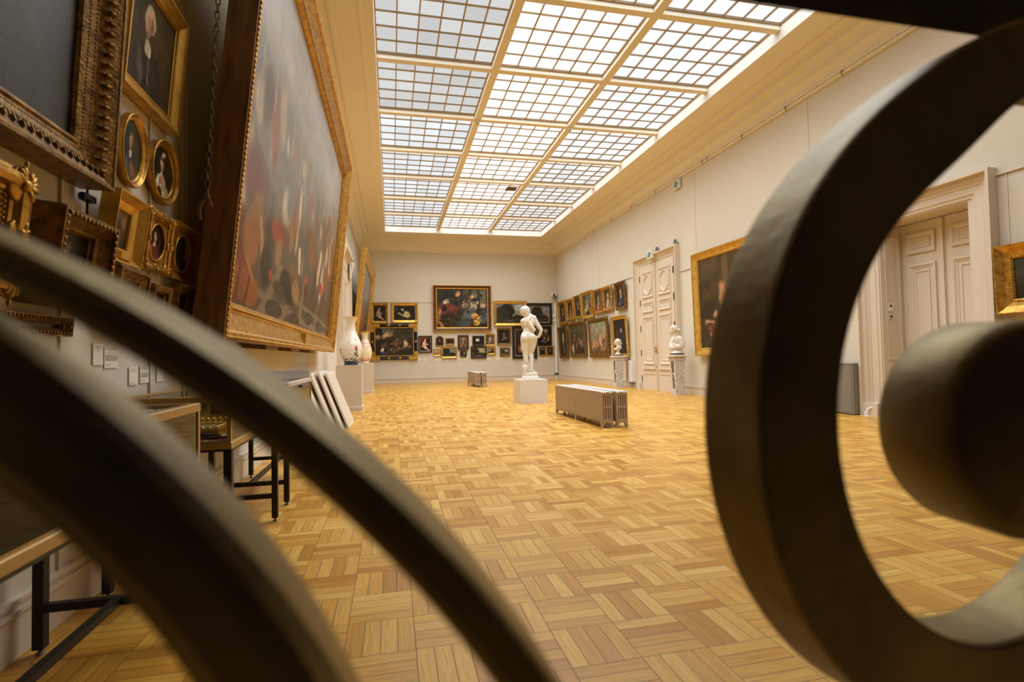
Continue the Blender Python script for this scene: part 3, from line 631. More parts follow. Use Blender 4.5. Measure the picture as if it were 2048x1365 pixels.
picture('back', 4.34, 2.36, 1.46, 1.09, .12, .08, 'plain', landscape(sky=(104, 116, 122), low=(150, 140, 110), land=(50, 46, 26), tree=(34, 32, 18), side=.42, extra=[('e', .85, .8, .2, .16, 0, (160, 160, 150), .4), ('e', .62, .42, .05, .06, 0, (170, 150, 110), .3), ('e', .2, .55, .25, .3, 0, (46, 42, 24), .2)]), 'wide tree landscape in a bright gold frame, upper row left of the statue head', fm=GOLDP, px=60, out=.03, group=G1)
picture('back', 5.815, 2.38, 1.155, .97, .12, .06, 'flat', landscape(sky=(104, 110, 116), low=(140, 126, 100), land=(54, 46, 32), tree=(40, 34, 24), side=.4, extra=[('r', .55, .35, .72, .5, (66, 54, 40))]), 'wide grey landscape with ruins in a broad black frame, behind the statue head', fm=BLACKF, slip=.03, px=50, group=G1)
picture('back', 5.14, .92, 1.11, 1.41, .12, .06, 'flat', [('g', (44, 38, 28), (36, 26, 18)), ('e', .3, .3, .16, .14, 30, (150, 74, 50), .2), ('e', .4, .35, .1, .16, -20, (196, 150, 110), .2), ('l', .4, .3, .6, .08, .04, (206, 164, 124)), ('l', .45, .3, .5, .05, .035, (196, 150, 112)), ('l', .5, .5, .56, .75, .03, (196, 158, 118)), ('e', .35, .52, .05, .06, 0, (190, 130, 90), .2), ('n', .3)], 'tall painting of seated bare-legged figures, broad black frame, behind the statue legs', fm=BLACKF, slip=.03, px=60, group=G1)
picture('back', 6.29, 1.47, .65, .86, .035, .04, 'flat', [('g', (30, 24, 18), (22, 14, 10)), ('s', .5, .4, .42, .25, [(190, 60, 34), (206, 120, 40), (160, 160, 120), (60, 70, 40), (214, 200, 170), (120, 30, 24)], 46, .045), ('e', .6, .78, .14, .1, 0, (150, 140, 70), .3), ('n', .3)], 'dark still life heaped with red and orange fruit in a thin black frame', fm=BLACKF, group=G1)
picture('back', 6.34, 1.02, .345, .44, .05, .04, 'plain', [('g', (40, 42, 40), (30, 24, 16)), ('e', .5, .75, .4, .1, 0, (96, 104, 104), .4), ('n', .25)], 'tiny near-black upright landscape in gold, below the fruit still life', fm=GOLD, group=G1, px=20)
picture('back', 6.69, 1.02, .34, .43, .05, .04, 'plain', portrait(bg=(26, 18, 12), coat=(30, 20, 14), collar=(224, 206, 170), s=.8), 'tiny portrait with a white collar in gold, nearest the corner of the room', fm=GOLD, group=G1, px=20)

# --- right wall, far group: leaning forward from the top
G2 = 'portraits on the far right wall'
def rpic(y0, y1, z0, z1, fw, style, art, label, fm, tilt=3.0, **k): return picture('right', y0, z0, y0 - y1, z1 - z0, fw, .07, style, art, label, out=.03, tilt=tilt, fm=fm, group=G2, **k)
ORN = dict(corner=True, sides=True, amp=1.0)
rpic(22.02, 21.0, 2.31, 3.36, .16, 'bolection', portrait(bg=(60, 44, 28), coat=(50, 50, 56), s=.9), 'portrait of a grey-robed figure in carved gilt, upper row nearest the corner', GOLD, carving=ORN)
rpic(20.94, 20.08, 2.42, 3.34, .16, 'bolection', portrait(bg=(50, 38, 26), coat=(120, 96, 70), s=.9), 'portrait in fawn dress in heavily carved gilt, second from the corner, upper row', GOLD, carving=ORN)
rpic(20.0, 19.24, 2.46, 3.36, .1, 'plain', portrait(bg=(54, 46, 34), coat=(40, 34, 30), s=.85), 'narrow portrait of a dark-coated sitter in plain gilt, third from the corner', GOLD)
rpic(19.18, 18.0, 2.38, 3.39, .13, 'plain', portrait(bg=(84, 82, 58), coat=(150, 112, 50), s=1.0, extra=[('e', .75, .5, .14, .25, 0, (120, 70, 50), .3), ('l', .2, .3, .5, .2, .03, (206, 160, 90)), ('e', .5, .1, .2, .12, 0, (40, 48, 50), .3)]), 'portrait of a figure in yellow holding a board, plain gold frame, upper row', GOLDP)
rpic(17.9, 17.1, 2.48, 3.33, .1, 'plain', portrait(bg=(66, 58, 44), coat=(140, 78, 64), collar=(220, 200, 170)), 'portrait of a sitter in rose-red dress in gilt, upper row', GOLD)
rpic(17.06, 16.28, 2.47, 3.33, .14, 'bolection', portrait(bg=(70, 56, 40), coat=(150, 134, 110), hair=(190, 176, 150)), 'portrait of a grey-haired sitter in pale shawl, heavily carved gilt frame', GOLD, carving=ORN)
rpic(16.0, 15.28, 2.44, 3.32, .1, 'plain', portrait(bg=(56, 40, 26), coat=(36, 42, 58), hair=(120, 96, 70), extra=[('l', .5, .3, .65, .15, .03, (70, 110, 160)), ('e', .25, .12, .08, .06, 0, (190, 120, 90), .3)]), 'portrait of a man in a blue coat, upper row nearest the tall door', GOLDD, carving=dict(corner=True, sides=False, amp=.6))
rpic(22.0, 20.92, .9, 2.25, .13, 'plain', [('g', (60, 54, 40), (40, 32, 24)), ('e', .5, .55, .18, .3, 0, (190, 160, 120), .3), ('e', .5, .3, .25, .25, 0, (80, 76, 74), .3), ('e', .55, .82, .06, .06, 0, (200, 160, 120), .2), ('n', .3)], 'tall painting of a standing pale figure, lower row nearest the corner', GOLDD)
rpic(20.62, 18.8, .94, 2.33, .15, 'bolection', figures(bg=(60, 44, 22), top=(86, 84, 60), seed=4, n=6), 'crowded scene with a white figure in front in carved gilt, lower row second', GOLDD, carving=ORN, px=50)
rpic(18.42, 16.64, .93, 2.32, .15, 'bolection', figures(bg=(110, 80, 44), top=(150, 156, 130), seed=9, n=8, pal=((190, 120, 70), (200, 170, 120), (120, 110, 90), (210, 190, 150))) , 'bright crowd scene under pale sky in a wide carved gilt frame, lower row', GOLDD, carving=ORN, px=50)
rpic(16.3, 15.18, .93, 2.25, .12, 'plain', [('g', (44, 34, 24), (40, 36, 32)), ('e', .65, .42, .16, .36, 0, (44, 44, 50), .3), ('e', .62, .66, .05, .07, 0, (200, 160, 120), .2), ('e', .3, .62, .05, .07, 0, (150, 100, 66), .2), ('e', .3, .4, .12, .25, 0, (76, 50, 34), .3), ('n', .25)], 'dark double portrait in a plain gold frame, behind the smaller bust', GOLDP)
# --- right wall, big picture beside the tall door and the one at the edge of the photo
mass = figures(bg=(50, 38, 20), top=(84, 66, 40), seed=15, n=6, pal=((112, 48, 38), (140, 106, 60), (70, 60, 40), (110, 78, 42)), low=.2, high=.45) + [('r', .3, .5, .36, 1, (110, 80, 44)), ('r', .6, .5, .66, 1, (100, 74, 42)), ('e', .3, .5, .06, .2, 5, (190, 130, 80), .2), ('e', .55, .48, .08, .2, 20, (124, 48, 38), .25), ('l', .55, .6, .6, .85, .015, (206, 160, 120)), ('r', 0, 0, 1, .1, (60, 50, 34))]
picture('right', 11.36, .94, 3.4, 2.42, .19, .11, 'plain', mass, 'large dark crowd painting in a wide gold frame, beside the draped bust', out=.05, tilt=1.2, fm=GOLDP, px=90, cm=SHINE)
picture('right', 4.89, 1.4, 1.6, .81, .17, .1, 'deep', landscape(sky=(60, 62, 50), low=(50, 44, 28), land=(40, 32, 18), tree=(26, 24, 14), side=.5, extra=[('s', .25, .25, .2, .1, [(170, 120, 80), (90, 50, 30)], 20, .03)]), 'dark painting in a deep gold frame, cut off by the edge of the photo', out=.04, tilt=2.0, fm=GOLD, px=60, cm=SHINE, beads=((.86, .5, .011, .035),))

# --- left wall, two very large leaning pictures
def E_(*a): return ('e',) + a
big = [('g', (146, 142, 133), (80, 64, 48)), ('e', .4, .9, .7, .25, 0, (160, 157, 150), .6), ('e', .2, .55, .3, .15, 0, (120, 116, 104), .6), ('e', .75, .55, .35, .15, 0, (128, 116, 98), .6), ('r', 0, 0, 1, .12, (92, 74, 54)), ('e', .5, .12, .7, .05, 0, (92, 74, 54), .6), ('e', .03, .04, .06, .06, 0, (82, 70, 60), .4)]
rb = random.Random(21)
for k in range(90):
    x = rb.random(); y = rb.uniform(.24, .62); c = [(176, 156, 118), (140, 112, 84), (150, 92, 66), (112, 108, 100), (96, 84, 64), (186, 174, 142), (128, 66, 46)][k % 7]
    big.append(('e', x, y, rb.uniform(.008, .03), rb.uniform(.03, .09), rb.uniform(-4, 4), c, .5))
for k in range(14): big.append(('l', k / 14, rb.uniform(.7, 1), k / 14 + rb.uniform(-.01, .01), rb.uniform(.5, .6), .004, (152, 147, 136)))
T_ = (128, 112, 84)
big += [('l', .12, .06, .95, .0, .012, T_), ('l', .2, .13, 1.0, .05, .01, T_), ('l', .17, -.02, .29, .17, .018, T_), ('l', .5, -.02, .53, .2, .016, T_), ('l', .33, .0, .42, .12, .014, T_), ('l', .72, 0, .74, .12, .014, T_)]
for x, y, rx, ry in ((.268, .029, .062, .030), (.303, .105, .06, .026), (.45, .018, .06, .028), (.42, .09, .045, .022), (.62, .05, .06, .03), (.809, .032, .07, .03)):
    big += [('E', x, y, rx, ry, 0, (66, 54, 42), .12), ('l', x - rx * .6, y - ry * .3, x + rx * .5, y + ry * .6, .003, (96, 84, 64))]
big += [('e', .09, .36, .06, .07, 0, (120, 56, 42), .5), ('e', .05, .12, .03, .05, 0, (124, 44, 26), .3), ('e', .04, .2, .03, .06, 0, (104, 44, 30), .4), ('e', .1, .2, .04, .085, -2, (160, 96, 38), .2), ('e', .12, .28, .03, .05, 0, (150, 100, 48), .3), ('e', .075, .06, .06, .045, 0, (156, 76, 26), .2), ('e', .125, .05, .035, .042, 0, (166, 88, 34), .2), ('l', .06, .1, .055, .02, .006, (110, 48, 18)), ('l', .11, .11, .1, .015, .006, (112, 50, 18)), ('l', .085, .13, .12, .09, .006, (190, 112, 46)),
        ('l', .14, .27, .155, .18, .009, (190, 134, 84)), ('e', .158, .17, .01, .015, 0, (190, 134, 84), .3), ('e', .19, .15, .036, .065, 0, (46, 40, 30), .2), ('e', .2, .25, .03, .06, 0, (60, 56, 44), .4), ('e', .25, .28, .05, .045, 0, (156, 66, 38), .3), ('e', .26, .22, .02, .05, 0, (150, 110, 66), .3), ('e', .22, .13, .012, .02, 0, (170, 66, 34), .3),
        ('e', .33, .15, .04, .035, 20, (44, 42, 30), .2), ('e', .37, .11, .03, .05, 30, (40, 38, 28), .2), ('e', .44, .13, .04, .05, 25, (158, 120, 68), .25), ('e', .4, .2, .05, .03, 0, (128, 92, 56), .3), ('l', .44, .3, .455, .22, .012, (214, 194, 150)), ('e', .543, .21, .02, .022, 0, (186, 64, 40), .3), ('e', .55, .17, .02, .03, 0, (90, 50, 34), .3), ('e', .58, .36, .05, .065, 0, (138, 88, 48), .3), ('e', .5, .33, .03, .07, 0, (84, 84, 84), .4), ('e', .35, .31, .02, .05, 0, (150, 110, 70), .3),
        ('l', .72, .4, .7, .24, .016, (210, 190, 140)), ('e', .763, .23, .035, .03, 0, (176, 62, 44), .25), ('e', .66, .22, .03, .06, 0, (84, 62, 44), .3), ('e', .85, .3, .05, .08, 0, (134, 80, 46), .35), ('e', .93, .45, .05, .1, 0, (150, 96, 56), .35), ('l', .88, .5, .9, .36, .01, (196, 172, 124)), ('e', .97, .1, .02, .03, 0, (150, 76, 44), .3),
        ('l', .02, .5, .34, .31, .0016, (160, 146, 120)), ('l', .36, .3, .52, .2, .0016, (150, 130, 104)), ('n', .16)]
R = picture('left', 3.57, 1.155, 6.42, 3.39, .27, .16, 'plain', big, 'huge leaning picture of robed figures on a patterned floor, heavy old gilt frame', out=.13, tilt=5.7, fm=GOLD, cm=BIGC, px=(300, 240), warp=.25, beads=((.08, 1.0, .012, .035), (.82, .62, .010, .03)), plaque=(3.15, .06, .42, .13))
MB().box(-.012, -.01, -.02, .004, 3.4, .155).build('frame_side', WOODD, R)
for x in (1.4, 2.6, 3.9): MB().box(x, -.04, -.1, x + .5, .0, .1).build('support_bracket', WOODD, R)
picture('left', 16.55, 1.0, 5.3, 3.43, .27, .14, 'plain', [('g', (110, 100, 84), (90, 62, 38)), ('l', .25, .3, .28, .95, .03, (170, 160, 130)), ('e', .3, .3, .08, .25, 0, (160, 84, 44), .3), ('l', .2, .1, .22, .5, .02, (190, 160, 110)), ('e', .6, .3, .1, .25, 0, (120, 70, 40), .3), ('e', .8, .3, .08, .2, 0, (80, 60, 44), .3), ('e', .5, .7, .5, .2, 0, (120, 112, 98), .5), ('n', .3)],
        'second large leaning picture further along, gilt frame, behind the smaller vase', out=.08, tilt=6.2, fm=GOLDP, cm=BIGC, px=70, yaw=-1.2, beads=((.08, 1.0, .022, .08),))

# --- left wall, near cluster
G3 = 'small framed paintings on the near left wall'
def lpic(y, z, w, h, fw, d, style, art, label, fm, tilt=7.0, px=60, **k): return picture('left', y, z, w, h, fw, d, style, art, label, out=k.pop('out', .012), tilt=tilt, fm=fm, px=px, cm=k.pop('cm', SHINE), **k)
lpic(1.10, 1.747, 1.471, 1.75, .17, .13, 'deep', [('g', (70, 72, 74), (40, 46, 52)), ('e', .3, .3, .4, .3, 0, (82, 78, 68), .5), ('e', .62, .65, .2, .3, 0, (66, 66, 64), .4), ('e', .72, .5, .035, .09, 10, (108, 82, 52), .4), ('e', .6, .8, .05, .06, 30, (190, 140, 96), .3), ('e', .95, .95, .12, .25, 20, (150, 120, 76), .2), ('n', .35)],
     'large dark painting in a deep carved gilt frame, top of the near cluster', GOLDD, tilt=3.2, px=110, beads=((.9, .34, .008, .02), (.72, .44, .006, .016), (.55, .52, .006, .018)))
RA_ = bpy.data.objects['framed_painting.038']; ribs = MB()
for k in range(40):
    y = .02 + k * .045
    for x0, x1 in ((1.471 - .016, 1.471 - .085),):
        ribs.tube((x0, y, .118), (x1, y + .012, .083), .0045, .003, 6); leaf(ribs, (x0 - .035, y + .006), .17, .03, .008, .104)
for k in range(32):
    x = .02 + k * .045; ribs.tube((x, .016, .118), (x + .012, .085, .083), .0045, .003, 6); leaf(ribs, (x + .006, .05), 1.4, .022, .004, .1)
ribs.build('leaf_ribs', GOLDD, RA_)
lpic(2.808, 2.35, .672, .68, .085, .06, 'plain', portrait(bg=(66, 56, 34), coat=(62, 56, 50), face=(208, 160, 124), hair=(196, 190, 170), collar=(220, 208, 176), cx=.42, fy=.72, extra=[('l', .42, .4, .48, .12, .012, (120, 110, 96)), ('e', .4, .45, .07, .08, 10, (226, 214, 184), .25)]),
     'portrait of a man with a powdered wig in a gilt frame, above the two ovals', GOLDP, tilt=5, px=90)
lpic(2.84, 1.885, .27, .37, .035, .035, 'plain', portrait(bg=(40, 48, 40), coat=(44, 60, 70), face=(210, 150, 110), hair=(120, 96, 70), cx=.5, s=.8, extra=[('e', .6, .2, .14, .12, 0, (150, 90, 60), .3)]), 'oval portrait of a seated figure in blue-green, the one nearer the wigged man frame', GOLD, shape='oval', tilt=3)
lpic(3.155, 1.905, .365, .36, .042, .04, 'plain', portrait(bg=(44, 36, 22), coat=(206, 190, 150), face=(220, 180, 140), hair=(96, 70, 44), s=.85, extra=[('e', .55, .85, .1, .06, 20, (206, 196, 160), .3), ('e', .5, .34, .08, .08, 0, (196, 140, 100), .3), ('e', .42, .1, .14, .1, 0, (60, 44, 28), .3)]), 'oval portrait of a lady with a feathered headdress, gilt frame', GOLD, shape='oval', tilt=3)
lpic(1.49, 1.24, .62, .42, .105, .07, 'bolection', [('g', (34, 36, 30), (26, 22, 16)), ('n', .2)], 'dark canvas in a gilt frame with swirling shell corners, cut off by the photo edge', GOLD, carving=dict(amp=1.1, sides=True), tilt=6, beads=((.9, .5, .006, .018),))
lpic(2.18, 1.225, .388, .37, .075, .11, 'plain', [('g', (60, 48, 34), (36, 28, 18)), ('e', .35, .5, .2, .3, 20, (80, 66, 48), .4), ('l', .25, .1, .55, .8, .04, (110, 98, 78)), ('e', .2, .8, .12, .1, 0, (120, 70, 44), .4), ('n', .3)], 'dusky interior scene in a thick brown gilt frame with a leafy border', GOLDD, tilt=7, beads=((.3, .98, .011, .026), (.9, .48, .005, .014)))
lpic(2.657, 1.478, .297, .32, .075, .075, 'deep', [('g', (120, 96, 64), (50, 36, 22)), ('e', .5, .5, .18, .25, 0, (60, 34, 22), .35), ('e', .55, .72, .06, .08, 0, (50, 40, 34), .3), ('e', .4, .3, .2, .1, 0, (150, 120, 84), .35), ('e', .75, .7, .15, .14, 0, (170, 110, 60), .5), ('n', .3)], 'small painting of a rider in a deep plain gold box frame with a name plate', GOLDP, tilt=8, plaque=(.098, .02, .10, .032))
lpic(3.06, 1.50, .322, .328, .06, .045, 'bolection', portrait(bg=(40, 28, 18), coat=(120, 50, 36), face=(226, 186, 146), hair=(40, 28, 18), collar=(226, 196, 160), fy=.64, s=.9), 'oval portrait of a dark-haired woman in a square gilt frame thick with carving', GOLD, oct_in=True, carving=dict(amp=.9, sides=True), tilt=7)
lpic(3.393, 1.503, .353, .333, .05, .05, 'deep', landscape(sky=(150, 164, 170), low=(206, 190, 150), land=(58, 50, 26), tree=(50, 48, 26), side=.5), 'oval landscape with one small tree in a square gold frame, beside the carved oval', GOLDP, oct_in=True, tilt=7)
lpic(2.71, 1.17, .305, .29, .06, .06, 'plain', [('g', (44, 36, 28), (24, 18, 12)), ('n', .2)], 'small blackened picture in a dull brown frame, below the gold box frame', GOLDD, tilt=8, beads=((.25, .99, .005, .014),))
lpic(3.10, 1.18, .23, .25, .045, .05, 'flat', [('g', (50, 46, 34), (24, 20, 14)), ('n', .2)], 'smallest dark picture in a plain brown-gilt frame, under the carved oval portrait', GOLDD, tilt=8)
lpic(3.42, 1.19, .25, .285, .05, .05, 'plain', [('g', (44, 28, 20), (20, 12, 10)), ('e', .55, .4, .12, .2, 0, (96, 50, 30), .4), ('e', .55, .3, .03, .04, 0, (200, 130, 70), .3), ('n', .2)], 'small near-black picture with a beaded gilt edge, under the oval landscape', GOLDD, tilt=8, beads=((.12, .95, .006, .016),))
lpic(2.0, 1.115, .43, .075, .03, .05, 'plain', [('g', (60, 40, 24), (40, 24, 14))], 'narrow gilt panel with a leafy lower border, lowest on the near wall', GOLDD, tilt=4, beads=((.4, .9, .007, .02),), px=20)

# --- printed captions on the walls
def caption(side, a, z, w, h, label, lines, group, out=.002):
    M = wallM(side, a, z, out); root = empty('wall_label', M); tag(root, label, 'label', group)
    MB().box(0, 0, 0, w, h, .005).build('card', PAPER, root)
    if lines:
        m = MB()
        for k, (fx0, fx1, fy) in enumerate(lines): m.box(w * fx0, h * fy, .005, w * fx1, h * fy + h * .012, .0056)
        m.build('printed_lines', INK, root)
    return root
LT = [(.12, .88, .9), (.2, .8, .855), (.15, .85, .81), (.2, .8, .765), (.25, .75, .66)]
LF = [(.08, .9, .95 - .04 * k) for k in range(4)] + [(.2, .8, .74), (.1, .9, .66)] + [(.05, .95, .58 - .035 * k) for k in range(8)] + [(.05, .5, .16), (.05, .2, .1)]
G4 = 'printed captions on the near left wall'
caption('left', 2.69, 1.0, .082, .095, 'narrow cream text card on the near left wall, paired with a fuller one', LT, G4)
caption('left', 2.785, .985, .125, .10, 'cream text card crammed with print on the near left wall', LF, G4)
caption('left', 3.02, .895, .088, .09, 'short cream text card with three bold lines, lower pair on the left wall', [(.2, .8, .9), (.1, .9, .82), (.1, .9, .74), (.05, .5, .1), (.05, .3, .05)], G4)
caption('left', 3.14, .90, .1, .09, 'cream text card of close print, lower pair on the left wall', LF, G4)
caption('left', 3.34, .90, .09, .09, 'cream text card partly behind the dark curved bar', LT, G4)
CL = [(1.1, 0.92, .1, .1, 'left of two below the red nude painting'), (1.31, 0.91, .1, .1, 'right of two below the red nude painting'), (1.79, 0.9, .09, .1, 'first of three under the wooded slope'), (1.89, 0.9, .09, .1, 'middle of three under the wooded slope'), (1.99, 0.9, .09, .1, 'last of three under the wooded slope'), (2.24, 0.85, .1, .09, 'set lower, alone, under the wooded slope'),
      (2.78, 0.9, .08, .1, 'first of three under the tiny grey landscape'), (2.9, 0.9, .08, .1, 'middle of three under the tiny grey landscape'), (3.01, 0.91, .1, .09, 'last of three under the tiny grey landscape'), (3.31, 0.85, .1, .1, 'left of two under the leaning tree landscape'), (3.42, 0.85, .1, .1, 'right of two under the leaning tree landscape'), (3.98, 0.88, .09, .09, 'left of two under the blue-sky landscape'), (4.08, 0.88, .09, .09, 'right of two under the blue-sky landscape'),
      (4.4, 0.89, .1, .1, 'first of three under the lake landscape'), (4.51, 0.9, .1, .09, 'middle of three under the lake landscape'), (4.62, 0.9, .1, .09, 'last of three under the lake landscape'), (4.96, 0.9, .1, .09, 'alone beside the tall black-framed painting'), (6.32, 0.88, .1, .09, 'alone, first right of the statue legs'), (6.45, 0.87, .1, .09, 'first of three nearest the corner'), (6.56, 0.87, .1, .09, 'middle of three nearest the corner'), (6.67, 0.87, .1, .09, 'last of three nearest the corner')]
for x, z, w, h, t in CL: caption('back', x, z, w, h, 'small white caption card on the back wall, ' + t, [(.15, .85, .7), (.15, .7, .5), (.15, .8, .3)], 'white caption cards on the back wall')
# ------------------------------------------------------------------ organic forms
def apply_mods(o):
    dg = bpy.context.evaluated_depsgraph_get(); dg.update()
    me = bpy.data.meshes.new_from_object(o.evaluated_get(dg)); old = o.data
    o.modifiers.clear(); o.data = me; me.name = old.name; bpy.data.meshes.remove(old)
    for p in me.polygons: p.use_smooth = True

def organic(mb, name, m, parent, voxel, it=4, M=None):
    o = mb.build(name, m, parent, M)
    r = o.modifiers.new('r', 'REMESH'); r.mode = 'VOXEL'; r.voxel_size = voxel
    s = o.modifiers.new('s', 'SMOOTH'); s.factor = .5; s.iterations = it
    apply_mods(o); return o

def chain_of(mb, pts, n=12):
    for (p, r), (q, s) in zip(pts, pts[1:]): mb.cap(p, q, r, s, n)

def head(mb, c, s, yaw, tilt=0, bun=None, nose=True):
    """carved head; yaw = direction of the face in the xy plane (degrees, 0 = +x)"""
    R = Matrix.Rotation(math.radians(yaw), 3, 'Z') @ Matrix.Rotation(math.radians(tilt), 3, 'Y'); c = Vector(c)
    def P(x, y, z): return c + R @ (Vector((x, y, z)) * s)
    mb.ball(P(-.008, 0, .02), s * .1, .98, .8, 1.05, 16, 12, R); mb.ball(P(.03, 0, -.045), s * .066, 1, .85, 1.05, 12, 10, R)
    mb.cap(P(.068, 0, -.085), P(.055, 0, -.095), s * .022, s * .026)          # chin
    mb.cap(P(.092, 0, .02), P(.112, 0, -.022), s * .012, s * .017, 8)          # nose
    for y in (-.034, .034):
        mb.cap(P(.082, y * .4, .032), P(.07, y * 1.3, .03), s * .012, s * .012, 8)   # brows
        mb.ball(P(.07, y, .008), s * .013, nu=8, nv=6); mb.ball(P(.066, y, -.028), s * .024, nu=8, nv=6)
        mb.ball(P(-.008, y * 2.35, 0), s * .024, 1, .5, 1.4, 8, 6, R)          # ears
    mb.cap(P(.088, -.014, -.052), P(.088, .014, -.052), s * .009, s * .009, 8); mb.cap(P(.084, -.012, -.064), P(.084, .012, -.064), s * .01, s * .01, 8)
    return P

# ------------------------------------------------------------------ marble statue on its plinth
ZP = .508
ped = empty('statue_plinth', loc=(2.96, 11.31, 0)); tag(ped, 'low square pale grey box plinth under the standing marble nude', 'plinth')
MB().box(-.3, -.33, 0, .3, .33, ZP - .01).build('body', PALEBOX, ped); MB().box(-.297, -.327, ZP - .01, .297, .327, ZP).build('top', PALEBOX, ped)
st = empty('marble_statue', loc=(2.965, 11.3, ZP + .001), rz=math.radians(-14.7)); tag(st, 'white marble statue of a standing nude woman seen from behind, on the box plinth', 'statue')
b = MB().lathe([(.205, 0), (.205, .03), (.195, .04), (.195, .055), (.18, .06), (.165, .075), (.17, .1), (.165, .135), (.15, .147)], 8, smooth=False)
b.build('base', MARBLE, st)
B = MB()
def q(x, y, z): return (x, y, z + .147)
# trunk
B.ball(q(-.035, 0, .80), 1, .155, .115, .135, 18, 14); B.ball(q(-.02, .01, .9), 1, .122, .095, .1, 16, 12); B.ball(q(0, .01, .98), 1, .108, .088, .11, 16, 12); B.ball(q(-.01, .0, 1.08), 1, .13, .1, .14, 16, 12)
B.ball(q(-.1, -.045, .755), .1, 1, .95, 1.1, 14, 10); B.ball(q(.04, -.045, .765), .098, 1, .95, 1.1, 14, 10)
chain_of(B, [(q(-.13, .0, 1.13), .062), (q(-.02, .0, 1.17), .07), (q(.1, .0, 1.19), .066)]); B.ball(q(.02, -.05, 1.1), 1, .1, .05, .1)
chain_of(B, [(q(-.04, .01, 1.17), .055), (q(-.065, .02, 1.27), .05)])
# standing leg, bent leg
chain_of(B, [(q(-.1, 0, .72), .105), (q(-.105, 0, .55), .082), (q(-.1, .0, .40), .058), (q(-.09, -.015, .29), .056), (q(-.055, 0, .06), .032)]); chain_of(B, [(q(-.05, 0, .035), .034), (q(-.05, .1, .012), .026), (q(-.05, .14, .008), .02)])
chain_of(B, [(q(.045, .0, .72), .108), (q(.05, .035, .58), .088), (q(.01, .07, .42), .06), (q(.035, .03, .30), .053), (q(.03, -.03, .09), .03)]); chain_of(B, [(q(.03, -.035, .05), .03), (q(.075, .02, .018), .028), (q(.105, .05, .01), .02)])
# arms: hand on the hip, the other folded to the shoulder
chain_of(B, [(q(.1, 0, 1.19), .06), (q(.18, .01, 1.05), .05), (q(.262, .02, .93), .043), (q(.245, .03, .86), .038), (q(.2, .04, .775), .028)])
chain_of(B, [(q(.2, .04, .775), .026), (q(.165, .03, .76), .024), (q(.13, .02, .80), .018)])
for k in range(4): chain_of(B, [(q(.19 - .01 * k, .05 - .012 * k, .765), .012), (q(.15 - .012 * k, .05 - .014 * k, .735 + .012 * k), .009)], 8)
chain_of(B, [(q(-.15, .03, 1.13), .05), (q(-.12, .12, 1.0), .045), (q(.0, .14, 1.06), .038), (q(.07, .07, 1.22), .03)])
chain_of(B, [(q(.045, -.035, 1.255), .032), (q(.01, -.085, 1.2), .036), (q(-.02, -.1, 1.12), .042), (q(.03, -.1, 1.02), .046), (q(.1, -.07, .93), .045)])
for k in range(4): chain_of(B, [(q(.04 + .012 * k, -.035, 1.265), .012), (q(.01 + .014 * k, .0, 1.285 - .008 * k), .009)], 8)
P = head(B, q(-.08, .015, 1.335), 1.1, -28, 16)
organic(B, 'figure', MARBLE, st, .009, 7)
h = MB(); c = q(-.105, .015, 1.358); h.ball(c, .1, 1.0, 1.0, .93, 16, 12)
for k in range(6):
    y = c[1] - .085 + .034 * k; z = c[2] + .09 - .012 * abs(k - 2.5) * 1.6
    chain_of(h, [((c[0] + .07, y, c[2] + .045), .013), ((c[0] + .035, y, z - .006), .014), ((c[0] - .03, y * 1.0, z + .004), .014), ((c[0] - .085, y * .8 + c[1] * .2, c[2] + .03), .014)], 8)
organic(h, 'hair', MARBLE, st, .0085, 2)
j = MB().lathe([(.03, 0), (.035, .012), (.05, .05), (.062, .1), (.058, .135), (.034, .17), (.024, .19), (.026, .21), (.036, .225)], 20, c=q(-.115, -.085, 0))
j.path([q(-.115 - .058, -.085, .13), q(-.115 - .075, -.085, .19), q(-.115 - .03, -.085, .215)], .009); j.build('jug', MARBLE, st)
MB().tube(q(-.02, -.05, 0), q(-.02, -.02, .22), .014).build('support_post', MARBLE, st)
d_ = MB(); chain_of(d_, [(q(.15, .03, .775), .024), (q(.13, .04, .70), .034), (q(.105, .06, .58), .036), (q(.085, .07, .48), .022)]); organic(d_, 'drapery', MARBLE, st, .011, 2)

